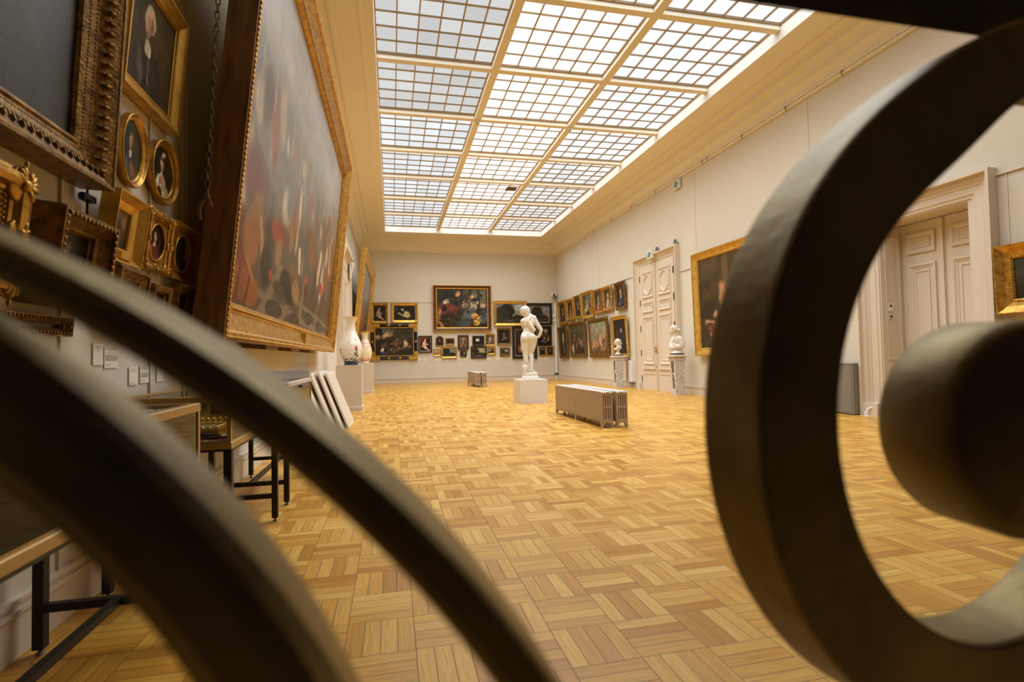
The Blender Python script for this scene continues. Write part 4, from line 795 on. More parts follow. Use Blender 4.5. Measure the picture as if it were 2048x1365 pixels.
# ------------------------------------------------------------------ marble herm pedestals with busts
def herm(x, y, label):
    r = empty('herm_pedestal', loc=(x, y, 0)); tag(r, label, 'pedestal', 'tapering marble pedestals')
    def taper(z0, z1, a, c, name, m): 
        v = [(sx * a, sy * a, z0) for sx, sy in ((-1, -1), (1, -1), (1, 1), (-1, 1))] + [(sx * c, sy * c, z1) for sx, sy in ((-1, -1), (1, -1), (1, 1), (-1, 1))]
        return MB().add(v, [(3, 2, 1, 0), (4, 5, 6, 7), (0, 1, 5, 4), (1, 2, 6, 5), (2, 3, 7, 6), (3, 0, 4, 7)]).build(name, m, r)
    MB().box(-.118, -.118, 0, .118, .118, .105).box(-.108, -.108, .105, .108, .108, .125).build('foot', VEIN, r)
    taper(.125, .845, .1, .135, 'shaft', VEIN)
    MB().box(-.145, -.145, .845, .145, .145, .905).box(-.135, -.135, .905, .135, .135, .92).build('collar', VEIN, r)
    m = MB(); m.sweep(rect(.4, .4, -.2, -.2), [(.04, .92), (.015, .935), (0, .945), (0, .965), (.02, .975), (.2, .975), (.2, .92)]); m.build('cap', MARBLE, r)
    MB().box(-.14, -.14, .975, .14, .14, .99).box(-.12, -.12, .99, .12, .12, 1.015).build('slate_plinth', SLATE, r)
    # dark inlay on the face towards the room: two tapering slips and an oval boss
    def X(z): return -(.1 + .035 * (z - .125) / .72) - .003
    for z0, z1, wd in ((.16, .42, .045), (.53, .82, .062)):
        MB().add([(X(z0) - .001, -wd * .85, z0), (X(z0) - .001, wd * .85, z0), (X(z1) - .001, wd, z1), (X(z1) - .001, -wd, z1), (X(z0) + .02, -wd * .85, z0), (X(z0) + .02, wd * .85, z0), (X(z1) + .02, wd, z1), (X(z1) + .02, -wd, z1)],
                 [(0, 1, 2, 3), (4, 7, 6, 5), (0, 4, 5, 1), (1, 5, 6, 2), (2, 6, 7, 3), (3, 7, 4, 0)]).build('inlay_slip', INLAY, r)
    MB().ball((X(.475), 0, .475), .065, .25, .75, 1.05, 14, 10).build('oval_rim', MARBLE, r); MB().ball((X(.475) - .008, 0, .475), .05, .25, .75, 1.05, 14, 10).build('oval_boss', INLAY, r)
    return r
herm(6.82, 11.79, 'tapering grey and white marble pedestal under the draped bust, right of the tall door')
herm(6.82, 15.26, 'tapering grey and white marble pedestal under the small bare-shouldered bust')
bu = empty('marble_bust', loc=(6.82, 11.79, 1.016), rz=math.radians(-27)); tag(bu, 'marble bust of a woman with bound hair and draped arms, beside the tall door', 'bust')
MB().lathe([(.145, 0), (.145, .02), (.12, .03), (.1, .05), (.1, .075)], 24).build('socle', MARBLE, bu)
b = MB()
head(b, (-.065, -.01, .575), .93, 188, 8); chain_of(b, [((-.03, 0, .43), .052), ((-.045, 0, .52), .046)])
b.ball((.0, .02, .3), 1, .13, .11, .14, 14, 10); chain_of(b, [((-.08, .1, .36), .055), ((0, .0, .38), .065), ((.08, -.06, .36), .06)])
chain_of(b, [((.09, -.07, .35), .058), ((.14, -.08, .24), .06), ((.13, -.08, .17), .055), ((.0, -.1, .16), .045), ((-.08, -.08, .22), .034)])
chain_of(b, [((-.09, .1, .34), .05), ((-.13, .06, .22), .045), ((-.12, -.02, .14), .045), ((-.06, -.08, .2), .032)])
b.ball((.01, .0, .15), 1, .14, .11, .09, 14, 10)
organic(b, 'figure', MARBLE, bu, .009, 3)
h = MB(); h.ball((-.045, -.01, .605), .097, 1.0, .86, .92, 14, 10); h.ball((.06, .0, .56), .055); h.ball((.07, -.01, .49), .036)
for k in range(6): h.ball((-.1 + .03 * k, -.075, .63 - .014 * k), .026); h.ball((-.1 + .03 * k, .06, .63 - .014 * k), .026)
organic(h, 'hair', MARBLE, bu, .009, 1)
d_ = MB()
for k in range(5): chain_of(d_, [((.03 + .025 * k, -.06 - .012 * k, .42 - .012 * k), .018), ((.11 + .012 * k, -.11, .3 - .02 * k), .024), ((.06 + .02 * k, -.12, .17 + .012 * k), .02)], 8)
for k in range(4): chain_of(d_, [((-.03 - .02 * k, -.05, .42 - .02 * k), .018), ((-.1, -.07, .3 - .03 * k), .02), ((-.04 - .02 * k, -.11, .14), .018)], 8)
organic(d_, 'drapery', MARBLE, bu, .009, 1)
bu = empty('marble_bust', loc=(6.82, 15.26, 1.016), rz=math.radians(-24)); tag(bu, 'small marble bust with bare shoulders and tied-back hair, in front of the dark double portrait', 'bust')
MB().lathe([(.105, 0), (.105, .012), (.085, .025), (.05, .06), (.042, .085), (.055, .1)], 24).build('socle', MARBLE, bu)
b = MB(); head(b, (-.01, 0, .385), .88, 184, 4); chain_of(b, [((.015, 0, .22), .05), ((.005, 0, .3), .042)])
chain_of(b, [((.0, -.1, .205), .046), ((.015, 0, .2), .07), ((.0, .1, .205), .046)]); chain_of(b, [((.06, 0, .205), .055), ((-.01, 0, .185), .06), ((-.085, 0, .165), .032)]); b.cap((-.03, -.06, .175), (-.03, .06, .175), .042, .042)
b.cap((.01, 0, .14), (.0, 0, .08), .05, .042)
organic(b, 'figure', MARBLE, bu, .0085, 3)
h = MB(); h.ball((.012, 0, .405), .092, 1, .88, .92, 14, 10); h.ball((.085, 0, .35), .04); chain_of(h, [((.085, 0, .34), .03), ((.075, -.01, .26), .02)]); organic(h, 'hair', MARBLE, bu, .0085, 1)

# ------------------------------------------------------------------ painted porcelain vases on box plinths
def vase(x, y, z, H, prof, ops, label, foot=None):
    n, mrow = 168, 170; r = empty('porcelain_vase', loc=(x, y, z)); tag(r, label, 'vase')
    zs = np.linspace(0, 1, mrow); pz = [p[1] for p in prof]; pr = [p[0] for p in prof]; rad = np.interp(zs, pz, pr)
    kern = np.array([1, 2, 3, 2, 1]) / 9.0; rs = np.convolve(np.pad(rad, 2, 'edge'), kern, 'valid'); rad = np.where((zs > .06) & (zs < .97), rs, rad)
    C = srgb2lin(paint(ops, n, mrow, 5, wrap=True)); V, F, cols = [], [], []
    for i in range(mrow):
        for k in range(n):
            t = 2 * PI * k / n - PI * .72; V.append((rad[i] * math.cos(t), rad[i] * math.sin(t), zs[i] * H)); cols += [*C[i, k], 1]
    for i in range(mrow - 1):
        for k in range(n): F.append((i * n + k, i * n + (k + 1) % n, (i + 1) * n + (k + 1) % n, (i + 1) * n + k))
    F.append(tuple(reversed(range(n))))
    me = bpy.data.meshes.new('body'); me.from_pydata(V, [], F); ca = me.color_attributes.new('paint', 'FLOAT_COLOR', 'POINT'); ca.data.foreach_set('color', np.array(cols, dtype=np.float32)); me.update()
    for p in me.polygons: p.use_smooth = True
    o = bpy.data.objects.new('body', me); COL.objects.link(o); me.materials.append(paint_mat('glazed_porcelain', .14, .5, 0.0)); o.parent = r
    i = MB().lathe([(float(np.interp(t, pz, pr)) - .007, H * t - .001) for t in (1.0, .97, .94, .9, .86, .82)], 32, cap=False); i.build('neck_lining', MARBLE, r)
    MB().sweep([(pr[-1] * math.cos(2 * PI * k / 40), pr[-1] * math.sin(2 * PI * k / 40)) for k in range(40)], [(-.002, H - .006), (-.002, H + .004), (.006, H + .004), (.006, H - .006)], smooth=True).build('rim', GOLDP, r)
    return r
BASE = (236, 230, 216)
NAVY = (40, 58, 66); RED_ = (190, 50, 54); YEL = (222, 184, 66); GRN = (70, 96, 84); BLK = (44, 46, 52)
ops = [('g', BASE, BASE)]
rr = random.Random(5)
ops += [('r', 0, 0, 1, .085, NAVY)]
for k in range(34): ops.append(('E', k / 34, .085 + rr.uniform(.0, .05), .011, .022, rr.uniform(-40, 40), NAVY, .2))
def spray(cx, cy, s, main):
    o = [('l', cx, cy - .16 * s, cx, cy + .1 * s, .0025, NAVY)]
    for k in range(38):
        t = rr.uniform(-.15, .1); half = .07 * (1 - (t + .15) / .3); o.append(('E', cx + rr.uniform(-half, half) * s, cy + t * s, rr.uniform(.005, .009) * s, rr.uniform(.007, .013) * s, rr.uniform(-50, 50), NAVY if k % 3 else GRN, .25))
    for k in range(5): o.append(('E', cx + .012 * math.cos(k * 1.26) * s, cy + (.1 + .016 * math.sin(k * 1.26)) * s, .009 * s, .012 * s, 0, main, .25))
    o.append(('E', cx, cy + .135 * s, .006, .01, 0, NAVY, .2)); return o
ops += spray(.2, .24, 1.15, RED_) + spray(.72, .24, 1.1, YEL) + spray(.95, .22, 1.0, RED_)
for k in range(9): ops.append(('E', .31 + .02 * math.cos(k * 2.4), .24 + .04 * math.sin(k * 1.7), .006, .009, 0, (214, 160, 80), .25))
ops += [('E', .4, .45, .03, .034, 0, RED_, .25), ('E', .405, .45, .014, .016, 0, (226, 120, 110), .3), ('l', .34, .46, .44, .24, .0035, GRN), ('E', .43, .2, .03, .04, 20, YEL, .3), ('E', .4, .15, .026, .03, -20, YEL, .3), ('E', .45, .26, .02, .03, 0, (230, 200, 110), .3)]
for k in range(10): ops.append(('E', .35 + rr.uniform(0, .1), .28 + rr.uniform(0, .2), .009, .013, rr.uniform(0, 90), (GRN, NAVY, BLK)[k % 3], .25))
ops += [('l', .19, .53, .215, .51, .004, BLK), ('E', .205, .525, .01, .012, 30, BLK, .2), ('l', .2, .56, .21, .57, .003, BLK), ('E', .09, .46, .012, .006, 30, BLK, .3), ('E', .35, .62, .02, .05, 0, (236, 220, 150), .5)]
VP = [(.138, 0), (.128, .04), (.138, .085), (.185, .16), (.215, .25), (.224, .34), (.212, .43), (.175, .53), (.13, .63), (.096, .72), (.085, .8), (.088, .87), (.112, .93), (.153, 1.0)]
V1 = vase(-.80, 11.13, .901, .96, VP, ops, 'tall white porcelain vase painted with flowers, foot ringed dark blue, nearer plinth')
PINK = (214, 128, 112); BLU = (84, 92, 124)
ops = [('g', (234, 224, 196), (234, 224, 196)), ('r', 0, .07, 1, .11, (206, 120, 100)), ('r', 0, .11, 1, .125, (228, 190, 160)), ('r', 0, .15, 1, .16, (180, 150, 110)), ('r', 0, .53, 1, .555, PINK), ('r', 0, .57, 1, .6, (232, 196, 176)), ('r', 0, .63, 1, .66, PINK), ('r', 0, .8, 1, .815, (206, 130, 116)), ('r', 0, .97, 1, 1, (206, 160, 90))]
for k in range(6):
    x = (k + .3) / 6
    ops += [('E', x, .595, .018, .025, 0, (60, 50, 50), .15), ('E', x, .595, .009, .012, 0, (240, 230, 210), .15), ('E', x, .15, .02, .035, 0, PINK, .25), ('l', x, .18, x, .25, .003, PINK), ('E', x, .25, .008, .014, 0, (150, 70, 60), .2), ('E', x, .77, .01, .02, 0, BLU, .3), ('l', x + .083, .44, x + .083, .38, .003, PINK)]
    for t in range(8):
        a = t / 7; ops.append(('E', x + a / 6, .52 - .055 * math.sin(a * PI), .009, .011, 0, BLU, .25))
VP2 = [(.115, 0), (.108, .03), (.12, .06), (.16, .13), (.192, .24), (.203, .36), (.196, .46), (.165, .56), (.125, .66), (.095, .74), (.083, .82), (.088, .89), (.115, .95), (.153, .985), (.153, 1.0)]
vase(-.785, 16.66, .901, .94, VP2, ops, 'cream porcelain vase with pink bands and blue swags, on the farther plinth')
def plinth(x0, x1, y0, y1, label):
    r = empty('vase_plinth', loc=((x0 + x1) / 2, (y0 + y1) / 2, 0)); tag(r, label, 'plinth', 'box plinths under the vases'); a, c = (x1 - x0) / 2, (y1 - y0) / 2
    MB().box(-a, -c, .0, a, c, .9).build('body', PLINTH, r); m = MB().sweep(rect(2 * a + .036, 2 * c + .036, -a - .018, -c - .018), [(0, 0), (0, .075), (.006, .085), (.018, .09), (.019, 0)]); m.build('skirting', PLINTH, r); return r
plinth(-1.07, -.585, 10.9, 11.38, 'tall beige box plinth under the flowered vase'); plinth(-1.03, -.545, 16.4, 16.9, 'tall beige box plinth under the pink-banded vase')

# ------------------------------------------------------------------ free-standing cast iron radiators
def radiator_section(end):
    m = MB(); w = .165; t = .046
    xs = [-.069, -.0345, 0, .0345, .069]
    for x in xs: m.box(x - .0105, -t / 2 + .004, .1, x + .0105, t / 2 - .004, .455)
    for x in (-.069, .069): m.box(x - .0135, -t / 2, .095, x + .0135, t / 2, .46)
    for z0, z1 in ((.445, .492), (.272, .30), (.078, .118)): m.box(-w / 2 + .003, -t / 2 + .001, z0, w / 2 - .003, t / 2 - .001, z1)
    for x in xs: m.ball((x, 0, .286), .014, 1, 1.75, 1, 6, 4); m.ball((x, 0, .124), .013, 1, 1.8, 1, 6, 4)
    m.ball((0, 0, .105), .03, 1.2, .85, .8, 8, 5)
    return m
def radiator_foot():
    m = MB(); t = .046; n = 10; O = [(-.0825, .0), (-.0825, .085), (.0825, .085), (.0825, .0), (.066, .0)]
    for k in range(n + 1):
        a = PI * k / n; O.append((.06 * math.cos(a), .018 + .05 * math.sin(a)))
    O.append((-.066, 0)); O = O[::-1]
    # the arch between two feet
    m.prism([(-.0825, 0), (-.058, 0), (-.056, .03), (-.036, .062), (0, .074), (.036, .062), (.056, .03), (.058, 0), (.0825, 0), (.0825, .088), (-.0825, .088)], -t / 2, t / 2, 'y')
    return m
def radiator(x, y0, L, rz, label, group, worn):
    r = empty('cast_iron_radiator', loc=(x, y0, 0), rz=rz); tag(r, label, 'radiator', group)
    n = int(L / .0605); src = None; fsrc = None
    for k in range(n):
        y = .03 + k * .0605
        if src is None: src = o = radiator_section(False).build('section', RADI, r)
        else: o = src.copy(); COL.objects.link(o); o.parent = r
        o.location = (0, y, 0)
        if k in (0, n // 2, n - 1):
            if fsrc is None: fsrc = f = radiator_foot().build('foot', RADI, r)
            else: f = fsrc.copy(); COL.objects.link(f); f.parent = r
            f.location = (0, y, 0)
    m = MB()
    for k in range(n): m.box(-.0825, .008 + k * .0605, .488, .0825, .052 + k * .0605, .5)
    m.box(-.07, .01, .484, .07, L - .02, .496); m.build('worn_top', RADTOP, r)
    m = MB(); rq = random.Random(int(x * 100))
    for k in range(9): m.ball((-.075 + .019 * k, .004, .488 + rq.uniform(-.008, .004)), .012, 1.1, .6, rq.uniform(.6, 1.1), 6, 5)
    m.build('chipped_edge', RADTOP, r)
    return r
GR = 'radiators standing in the middle of the floor'
RA = radiator(2.875, 6.83, 2.1, math.radians(.5), 'long beige ribbed radiator nearest the camera, left half of the front pair', GR, True)
RB = radiator(3.085, 6.81, 2.1, math.radians(.5), 'long beige ribbed radiator, right half of the front pair', GR, True)
radiator(2.855, 17.85, 1.85, math.radians(.8), 'beige ribbed radiator by the back wall, left half of the far pair', GR, True)
radiator(3.065, 17.82, 1.85, math.radians(.8), 'beige ribbed radiator by the back wall, right half of the far pair', GR, True)

# ------------------------------------------------------------------ display cases along the left wall
GLASS = bpy.data.materials.new('clear_glass'); GLASS.use_nodes = True
_n = GLASS.node_tree.nodes; _l = GLASS.node_tree.links
for x in list(_n): _n.remove(x)
_o = _n.new('ShaderNodeOutputMaterial'); _m = _n.new('ShaderNodeMixShader'); _t = _n.new('ShaderNodeBsdfTransparent'); _g = _n.new('ShaderNodeBsdfGlossy'); _f = _n.new('ShaderNodeFresnel')
_g.inputs['Roughness'].default_value = .02; _f.inputs['IOR'].default_value = 1.3; _t.inputs['Color'].default_value = (.95, .97, .95, 1)
_l.new(_f.outputs[0], _m.inputs[0]); _l.new(_t.outputs[0], _m.inputs[1]); _l.new(_g.outputs[0], _m.inputs[2]); _l.new(_m.outputs[0], _o.inputs[0])
def display_case(y0, y1, label, white=False):
    x0, x1 = -1.22, -.705; W, L = x1 - x0, y1 - y0; r = empty('display_case', loc=((x0 + x1) / 2, (y0 + y1) / 2, 0)); tag(r, label, 'display case', 'glass-topped display cases on black legs')
    a, c = W / 2, L / 2
    for sx in (-1, 1):
        for sy in (-1, 1):
            l = MB().box(sx * (a - .02) - .017, sy * (c - .03) - .017, .022, sx * (a - .02) + .017, sy * (c - .03) + .017, .605).build('leg', STEEL, r)
            MB().lathe([(.014, 0), (.014, .008), (.006, .01), (.006, .024)], 10, c=(sx * (a - .02), sy * (c - .03), 0)).build('levelling_foot', GREYMETAL, l)
    for sy in (-1, 1): MB().box(-a + .037, sy * (c - .03) - .014, .145, a - .037, sy * (c - .03) + .014, .173).build('stretcher', STEEL, r)
    MB().box(-.014, -c + .045, .146, .014, c - .045, .172).build('stretcher', STEEL, r)
    m = MB().box(-a + .003, -c + .013, .6, a - .003, -c + .05, .612); m.box(-a + .003, c - .05, .6, a - .003, c - .013, .612); m.box(-a + .003, -c + .05, .6, -a + .04, c - .05, .612); m.box(a - .04, -c + .05, .6, a - .003, c - .05, .612); m.build('underframe', STEEL, r)
    m = MB().sweep(rect(W, L, -a, -c), [(0, .612), (0, .638), (.004, .641), (.004, .648), (.014, .65), (.02, .642), (.02, .612)]); m.build('base_rail', BRASS, r)
    MB().box(-a + .02, -c + .02, .614, a - .02, c - .02, .636).build('lining', RED, r)
    for sx in (-1, 1):
        for sy in (-1, 1): MB().box(sx * (a - .011) - .009, sy * (c - .011) - .009, .648, sx * (a - .011) + .009, sy * (c - .011) + .009, .82).build('corner_post', BRASS, r)
    m = MB().sweep(rect(W, L, -a, -c), [(0, .82), (0, .846), (.005, .85), (.032, .85), (.034, .82)]); m.build('top_frame', PLINTH if white else BRASS, r)
    g = MB().box(-a + .034, -c + .034, .838, a - .034, c - .034, .842); g.build('glass_top', GLASS, r)
    for sx in (-1, 1): MB().box(sx * (a - .008) - .002, -c + .02, .65, sx * (a - .008) + .002, c - .02, .82).build('glass_side', GLASS, r)
    for sy in (-1, 1): MB().box(-a + .02, sy * (c - .008) - .002, .65, a - .02, sy * (c - .008) + .002, .82).build('glass_side', GLASS, r)
    MB().lathe([(.008, 0), (.008, .018)], 10).xf(Matrix.Translation((a - .01, 0, .8)) @ Matrix.Rotation(PI / 2, 4, 'Y')).build('lock', DARKMETAL, r)
    if white: MB().box(-a, c - .02, .85, a - .01, c, .918).build('end_board', WHITE, r)
    return r
display_case(.72, 2.22, 'glass display case with brass edges, nearest the camera on the left wall')
display_case(2.61, 3.64, 'glass display case with red lining and papers, middle of the left wall row')
display_case(3.96, 5.05, 'pale-topped glass display case, farthest of the row along the left wall', True)
def flat(name, cat, label, x, y, z, rz, w, h, t, m, lines=True, group=None):
    r = empty(name, loc=(x, y, z), rz=math.radians(rz)); tag(r, label, cat, group)
    MB().box(-w / 2, -h / 2, 0, w / 2, h / 2, t).build('sheet', m, r)
    if lines:
        k = MB()
        for i in range(5): k.box(-w * .38, h * (.3 - .14 * i), t, w * .38, h * (.3 - .14 * i) + .003, t + .0006)
        k.build('printed_lines', INK, r)
    return r
flat('paper_sheet', 'paper', 'white printed sheet lying on red cloth at the back of the middle display case', -.86, 2.92, .637, 4, .26, .10, .002, PAPER)
flat('paper_sheet', 'paper', 'small white printed card on red cloth at the front of the middle display case', -.79, 2.70, .637, 8, .11, .06, .002, PAPER)
flat('paper_sheet', 'paper', 'printed white sheet on red cloth in the display case nearest the camera', -.84, 1.32, .637, 5, .2, .14, .002, PAPER)
def knife(x, y, rz, L, label, name, fat):
    r = empty(name, loc=(x, y, .637), rz=math.radians(rz)); tag(r, label, 'small antique')
    MB().ball((0, 0, .012 * fat), 1, L * .36, .018 * fat, .011 * fat, 12, 8).build('body', STEEL, r); MB().cap((L * .3, 0, .008), (L * .5, 0, .008), .007 * fat, .005).build('tip', DARKMETAL, r); return r
knife(-.90, 2.86, 4, .15, 'black rounded object on the white sheet in the middle display case', 'dark_antique', 1.0)
knife(-.83, 2.785, 10, .14, 'slim dark object in the middle of the red cloth, middle display case', 'dark_antique', .7)
knife(-.93, 2.77, 8, .17, 'dark pointed object lying near the small card in the middle display case', 'dark_antique', .8)
r = empty('gilt_fan_frame', loc=(-1.0, 3.12, .637), rz=math.radians(0)); tag(r, 'ornate gilt frame laid flat inside the middle display case', 'frame')
m = MB().sweep(rect(.34, .52, -.17, -.26), PROF['plain'](.06, .04)); m.build('moulding', GOLDP, r); b = MB(); bead_row(rect(.34, .52, -.17, -.26), .02, .042, .012, .03, b); b.build('beading', GOLDP, r)
canvas('panel', .22, .40, [('g', (150, 130, 80), (110, 90, 50)), ('e', .5, .5, .3, .3, 0, (70, 60, 40), .4), ('n', .3)], DULL, r, Matrix.Translation((-.11, -.2, .012)), 14, 22, 77)
r = empty('gilt_picture_frame', loc=(-1.0, 1.86, .637)); tag(r, 'gilt frames laid side by side in the case nearest the camera', 'frame')
m = MB().sweep(rect(.36, .5, -.18, -.25), PROF['plain'](.07, .05)); m.build('moulding', GOLDP, r); canvas('panel', .22, .36, [('g', (90, 80, 60), (60, 50, 34)), ('n', .3)], DULL, r, Matrix.Translation((-.11, -.18, .014)), 12, 16, 78)

# white boards leaning on the left wall beyond the cases
for k, (y, L, top, foot, hh) in enumerate(((7.35, 1.05, -1.17, -.86, .80), (7.62, 1.05, -1.10, -.79, .81), (7.9, 1.0, -1.03, -.72, .82), (8.2, 1.0, -.96, -.65, .80))):
    r = empty('leaning_board', loc=(foot, y, 0)); tag(r, ('white board leaning on the wall, nearest the camera of four', 'white board leaning on the wall, second of four from the camera', 'white board leaning on the wall, third of four from the camera', 'white board leaning on the wall, closest to the flowered vase')[k], 'board', 'white boards leaning on the left wall')
    dx = top - foot; t = .028
    m = MB().add([(0, 0, 0), (t, 0, 0), (t, L, 0), (0, L, 0), (dx, 0, hh), (dx + t, 0, hh + .003), (dx + t, L, hh + .003), (dx, L, hh)], [(3, 2, 1, 0), (4, 5, 6, 7), (0, 1, 5, 4), (1, 2, 6, 5), (2, 3, 7, 6), (3, 0, 4, 7)]); m.build('panel', WOODWORK, r)
    MB().box(dx - .006, -.004, hh - .012, dx + t + .006, L + .004, hh + .022).build('top_rail', WHITE, r)

# ------------------------------------------------------------------ small fixtures
def link_ring(mb, c, long_axis, wide, L, W, rr_):
    pts = []
    for k in range(10):
        t = 2 * PI * k / 10; s = (1 if math.cos(t) > 0 else -1)
        pts.append(Vector(c) + long_axis * (L * math.cos(t) * .5) + wide * (W * .5 * math.sin(t)))
    for p, q_ in zip(pts, pts[1:] + pts[:1]): mb.tube(p, q_, rr_, n=6, cap=False)
top, bot = Vector((-.925, 3.49, 4.75)), Vector((-1.072, 3.49, 2.06)); ax = (top - bot).normalized(); nl = 62; m = MB()
for k in range(nl):
    c = bot + (top - bot) * ((k + .5) / nl); wd = Vector((0, 1, 0)) if k % 2 else ax.cross(Vector((0, 1, 0)))
    link_ring(m, c, ax, wd, .056, .026, .0042)
ch = empty('hanging_chain', loc=tuple(bot)); tag(ch, 'long iron chain hanging in front of the dark side of the huge leaning picture', 'chain')
o = m.build('links', CHAINM, ch, Matrix.Translation(-bot))
m = MB()
for k in range(3): link_ring(m, Vector((-.0 + .008 * k, .0, -.045 - .018 * k)), Vector((.25 * (k - 1), .1, -1)).normalized(), Vector((0, 1, 0)), .075, .03, .005)
m.path([(0, 0, -.07), (-.03, .0, -.10), (-.045, 0, -.15), (-.035, 0, -.2)], .011); m.build('rope_tie', WOODD, ch)
cl = empty('picture_clamp', loc=(-1.29, 2.59, 1.71)); tag(cl, 'small black clamp on a thin rod, beside the deep gold box frame', 'clamp')
MB().tube((.03, 0, -.25), (.03, 0, .07), .005, n=8).build('rod', STEEL, cl); m = MB().box(.018, -.04, -.012, .05, .03, .014); m.ball((.035, -.045, 0), .018); m.build('jaw', STEEL, cl)
pp = empty('corner_pipe', loc=(7.12, 22.5, 0)); tag(pp, 'thin white vertical pipe in the far corner of the room', 'pipe')
MB().tube((0, 0, 0), (0, 0, 3.37), .045, n=14).build('tube', PLASTIC, pp); MB().box(-.075, -.06, .19, .06, .06, .26).build('bracket', DARKMETAL, pp); MB().ball((-.07, -.02, 2.78), .075).ball((-.07, -.02, 2.58), .065).build('valve', PLASTIC, pp)
sc = empty('security_camera', loc=(7.051, 22.421, 3.72)); tag(sc, 'white security camera in the far corner above the pictures', 'camera')
MB().box(-.16, -.2, -.06, .02, .02, .05).build('housing', PLASTIC, sc); MB().box(-.02, -.02, -.12, .149, .179, -.04).build('bracket', GREYMETAL, sc); MB().lathe([(.05, 0), (.045, .02)], 14).xf(Matrix.Translation((-.07, -.2, -.02)) @ Matrix.Rotation(PI / 2, 4, 'X')).build('lens', STEEL, sc)
def exit_sign(y, z, label, out):
    M = wallM('right', y, z, out); r = empty('exit_sign', M); tag(r, label, 'sign', 'emergency exit signs')
    MB().box(0, 0, 0, .32, .21, .05).build('housing', PLASTIC, r); MB().box(.015, .015, .05, .305, .195, .053).build('panel', mat('sign_green', rgb(196, 214, 206), .4), r)
    k = MB().box(.13, .03, .053, .2, .18, .0545); k.box(.04, .05, .053, .1, .07, .0545); k.box(.06, .07, .053, .085, .13, .0545); k.ball((.075, .15, .0535), .016, 1, 1, .08); k.box(.22, .09, .053, .28, .115, .0545); k.build('pictogram', mat('sign_ink', rgb(40, 70, 84), .5), r)
    MB().box(.14, .2, .0, .18, .3, .02).build('mount', PLASTIC, r)
    return r
exit_sign(13.62, 3.67, 'white exit sign with running-figure pictogram, on the head of the tall door', .13); exit_sign(12.3, 5.22, 'white exit sign with running-figure pictogram, high under the cornice', .02)
for y, z, t in ((12.25, 3.86, 'near end'), (13.2, 3.86, 'middle')):
    r = empty('motion_sensor', wallM('right', y, z, .02)); tag(r, 'tiny grey sensor perched on the %s of the tall door head' % t, 'sensor'); MB().box(-.05, -.02, 0, .05, .01, .1).build('bracket', GREYMETAL, r); MB().ball((0, .05, .06), .04).build('eye', GREYMETAL, r)
wb = empty('wall_box', wallM('right', 15.12, .17, 0)); tag(wb, 'slim white vertical box on the wall behind the small bust pedestal', 'wall box'); MB().box(0, 0, 0, .24, .66, .12).build('casing', PLASTIC, wb); MB().box(.02, -.06, .0, .2, 0, .1).build('outlet', GREYMETAL, wb); MB().ball((.06, .56, .12), .014).build('screw', DARKMETAL, wb)
wd = empty('cable_duct', wallM('right', 15.42, .21, 0)); tag(wd, 'narrow brown vertical duct between the small bust and the white box', 'duct'); MB().box(0, 0, 0, .1, .64, .05).build('cover', RADI, wd); MB().box(.01, .64, 0, .09, .7, .06).build('cap', PLASTIC, wd)
for y, z, t in ((14.86, 1.25, 'left of the tall door'), (11.52, 1.17, 'between the draped bust and the large crowd painting')):
    r = empty('light_switch', wallM('right', y, z, 0)); tag(r, 'small square white switch on the wall %s' % t, 'switch'); MB().box(0, 0, 0, .085, .1, .012).build('plate', PLASTIC, r); MB().box(.025, .03, .012, .06, .07, .018).build('rocker', WHITE, r)
cb = empty('metal_cabinet', loc=(7.05, 7.15, 0)); tag(cb, 'low grey metal cabinet against the right wall, seen through the ring', 'cabinet')
MB().box(-.1, -.3, .012, .11, .45, .785).build('body', GREYMETAL, cb); MB().box(-.105, -.305, .785, .115, .455, .8).build('top', GREYMETAL, cb); MB().box(-.085, -.28, 0, .1, .43, .012).build('plinth', STEEL, cb); MB().box(-.105, -.27, .03, -.1, .42, .77).build('door', GREYMETAL, cb)
ds = empty('door_stop', loc=(7.06, 6.72, 0)); tag(ds, 'small white horn-shaped object on the floor beside the grey cabinet', 'door stop'); m = MB(); chain_of(m, [((0, 0, .04), .04), ((.0, -.015, .08), .033), ((.0, -.045, .115), .022), ((0, -.08, .13), .012)]); m.build('horn', PLASTIC, ds); MB().lathe([(.045, 0), (.045, .01), (.03, .02)], 14).build('foot', PLASTIC, ds)
for z, t, hgt in ((1.585, 'upper white control with a dark screen on the jamb of the near door', .115), (1.465, 'lower white control with a round dial on the jamb of the near door', .075)):
    r = empty('thermostat', Matrix(((0, 0, 0, 0),) * 4)); r.matrix_world = Matrix(((1, 0, 0, 7.31), (0, 0, -1, 6.529), (0, 1, 0, z), (0, 0, 0, 1))); tag(r, t, 'thermostat')
    MB().box(0, 0, 0, .075, hgt, .014).build('casing', PLASTIC, r)
    if hgt > .1: MB().box(.02, .06, .014, .055, .095, .016).build('screen', STEEL, r)
    else: MB().lathe([(.026, 0), (.024, .012)], 16, c=(.037, .037, .012)).build('dial', INLAY, r)
for x, y, t in ((1.9, 11.36, 'left beam, nearer pair'), (4.03, 11.36, 'right beam, nearer pair'), (1.9, 17.45, 'left beam, farther pair'), (4.03, 17.45, 'right beam, farther pair')):
    r = empty('smoke_detector', loc=(x, y, ZB - .055)); tag(r, 'round smoke detector where skylight beams cross, ' + t, 'smoke detector', 'smoke detectors under the skylight'); MB().lathe([(.03, 0), (.055, .015), (.06, .035), (.06, .055)], 18).build('housing', PLASTIC, r); MB().lathe([(.02, -.012), (.02, .004)], 12).build('sensor_cap', GREYMETAL, r)
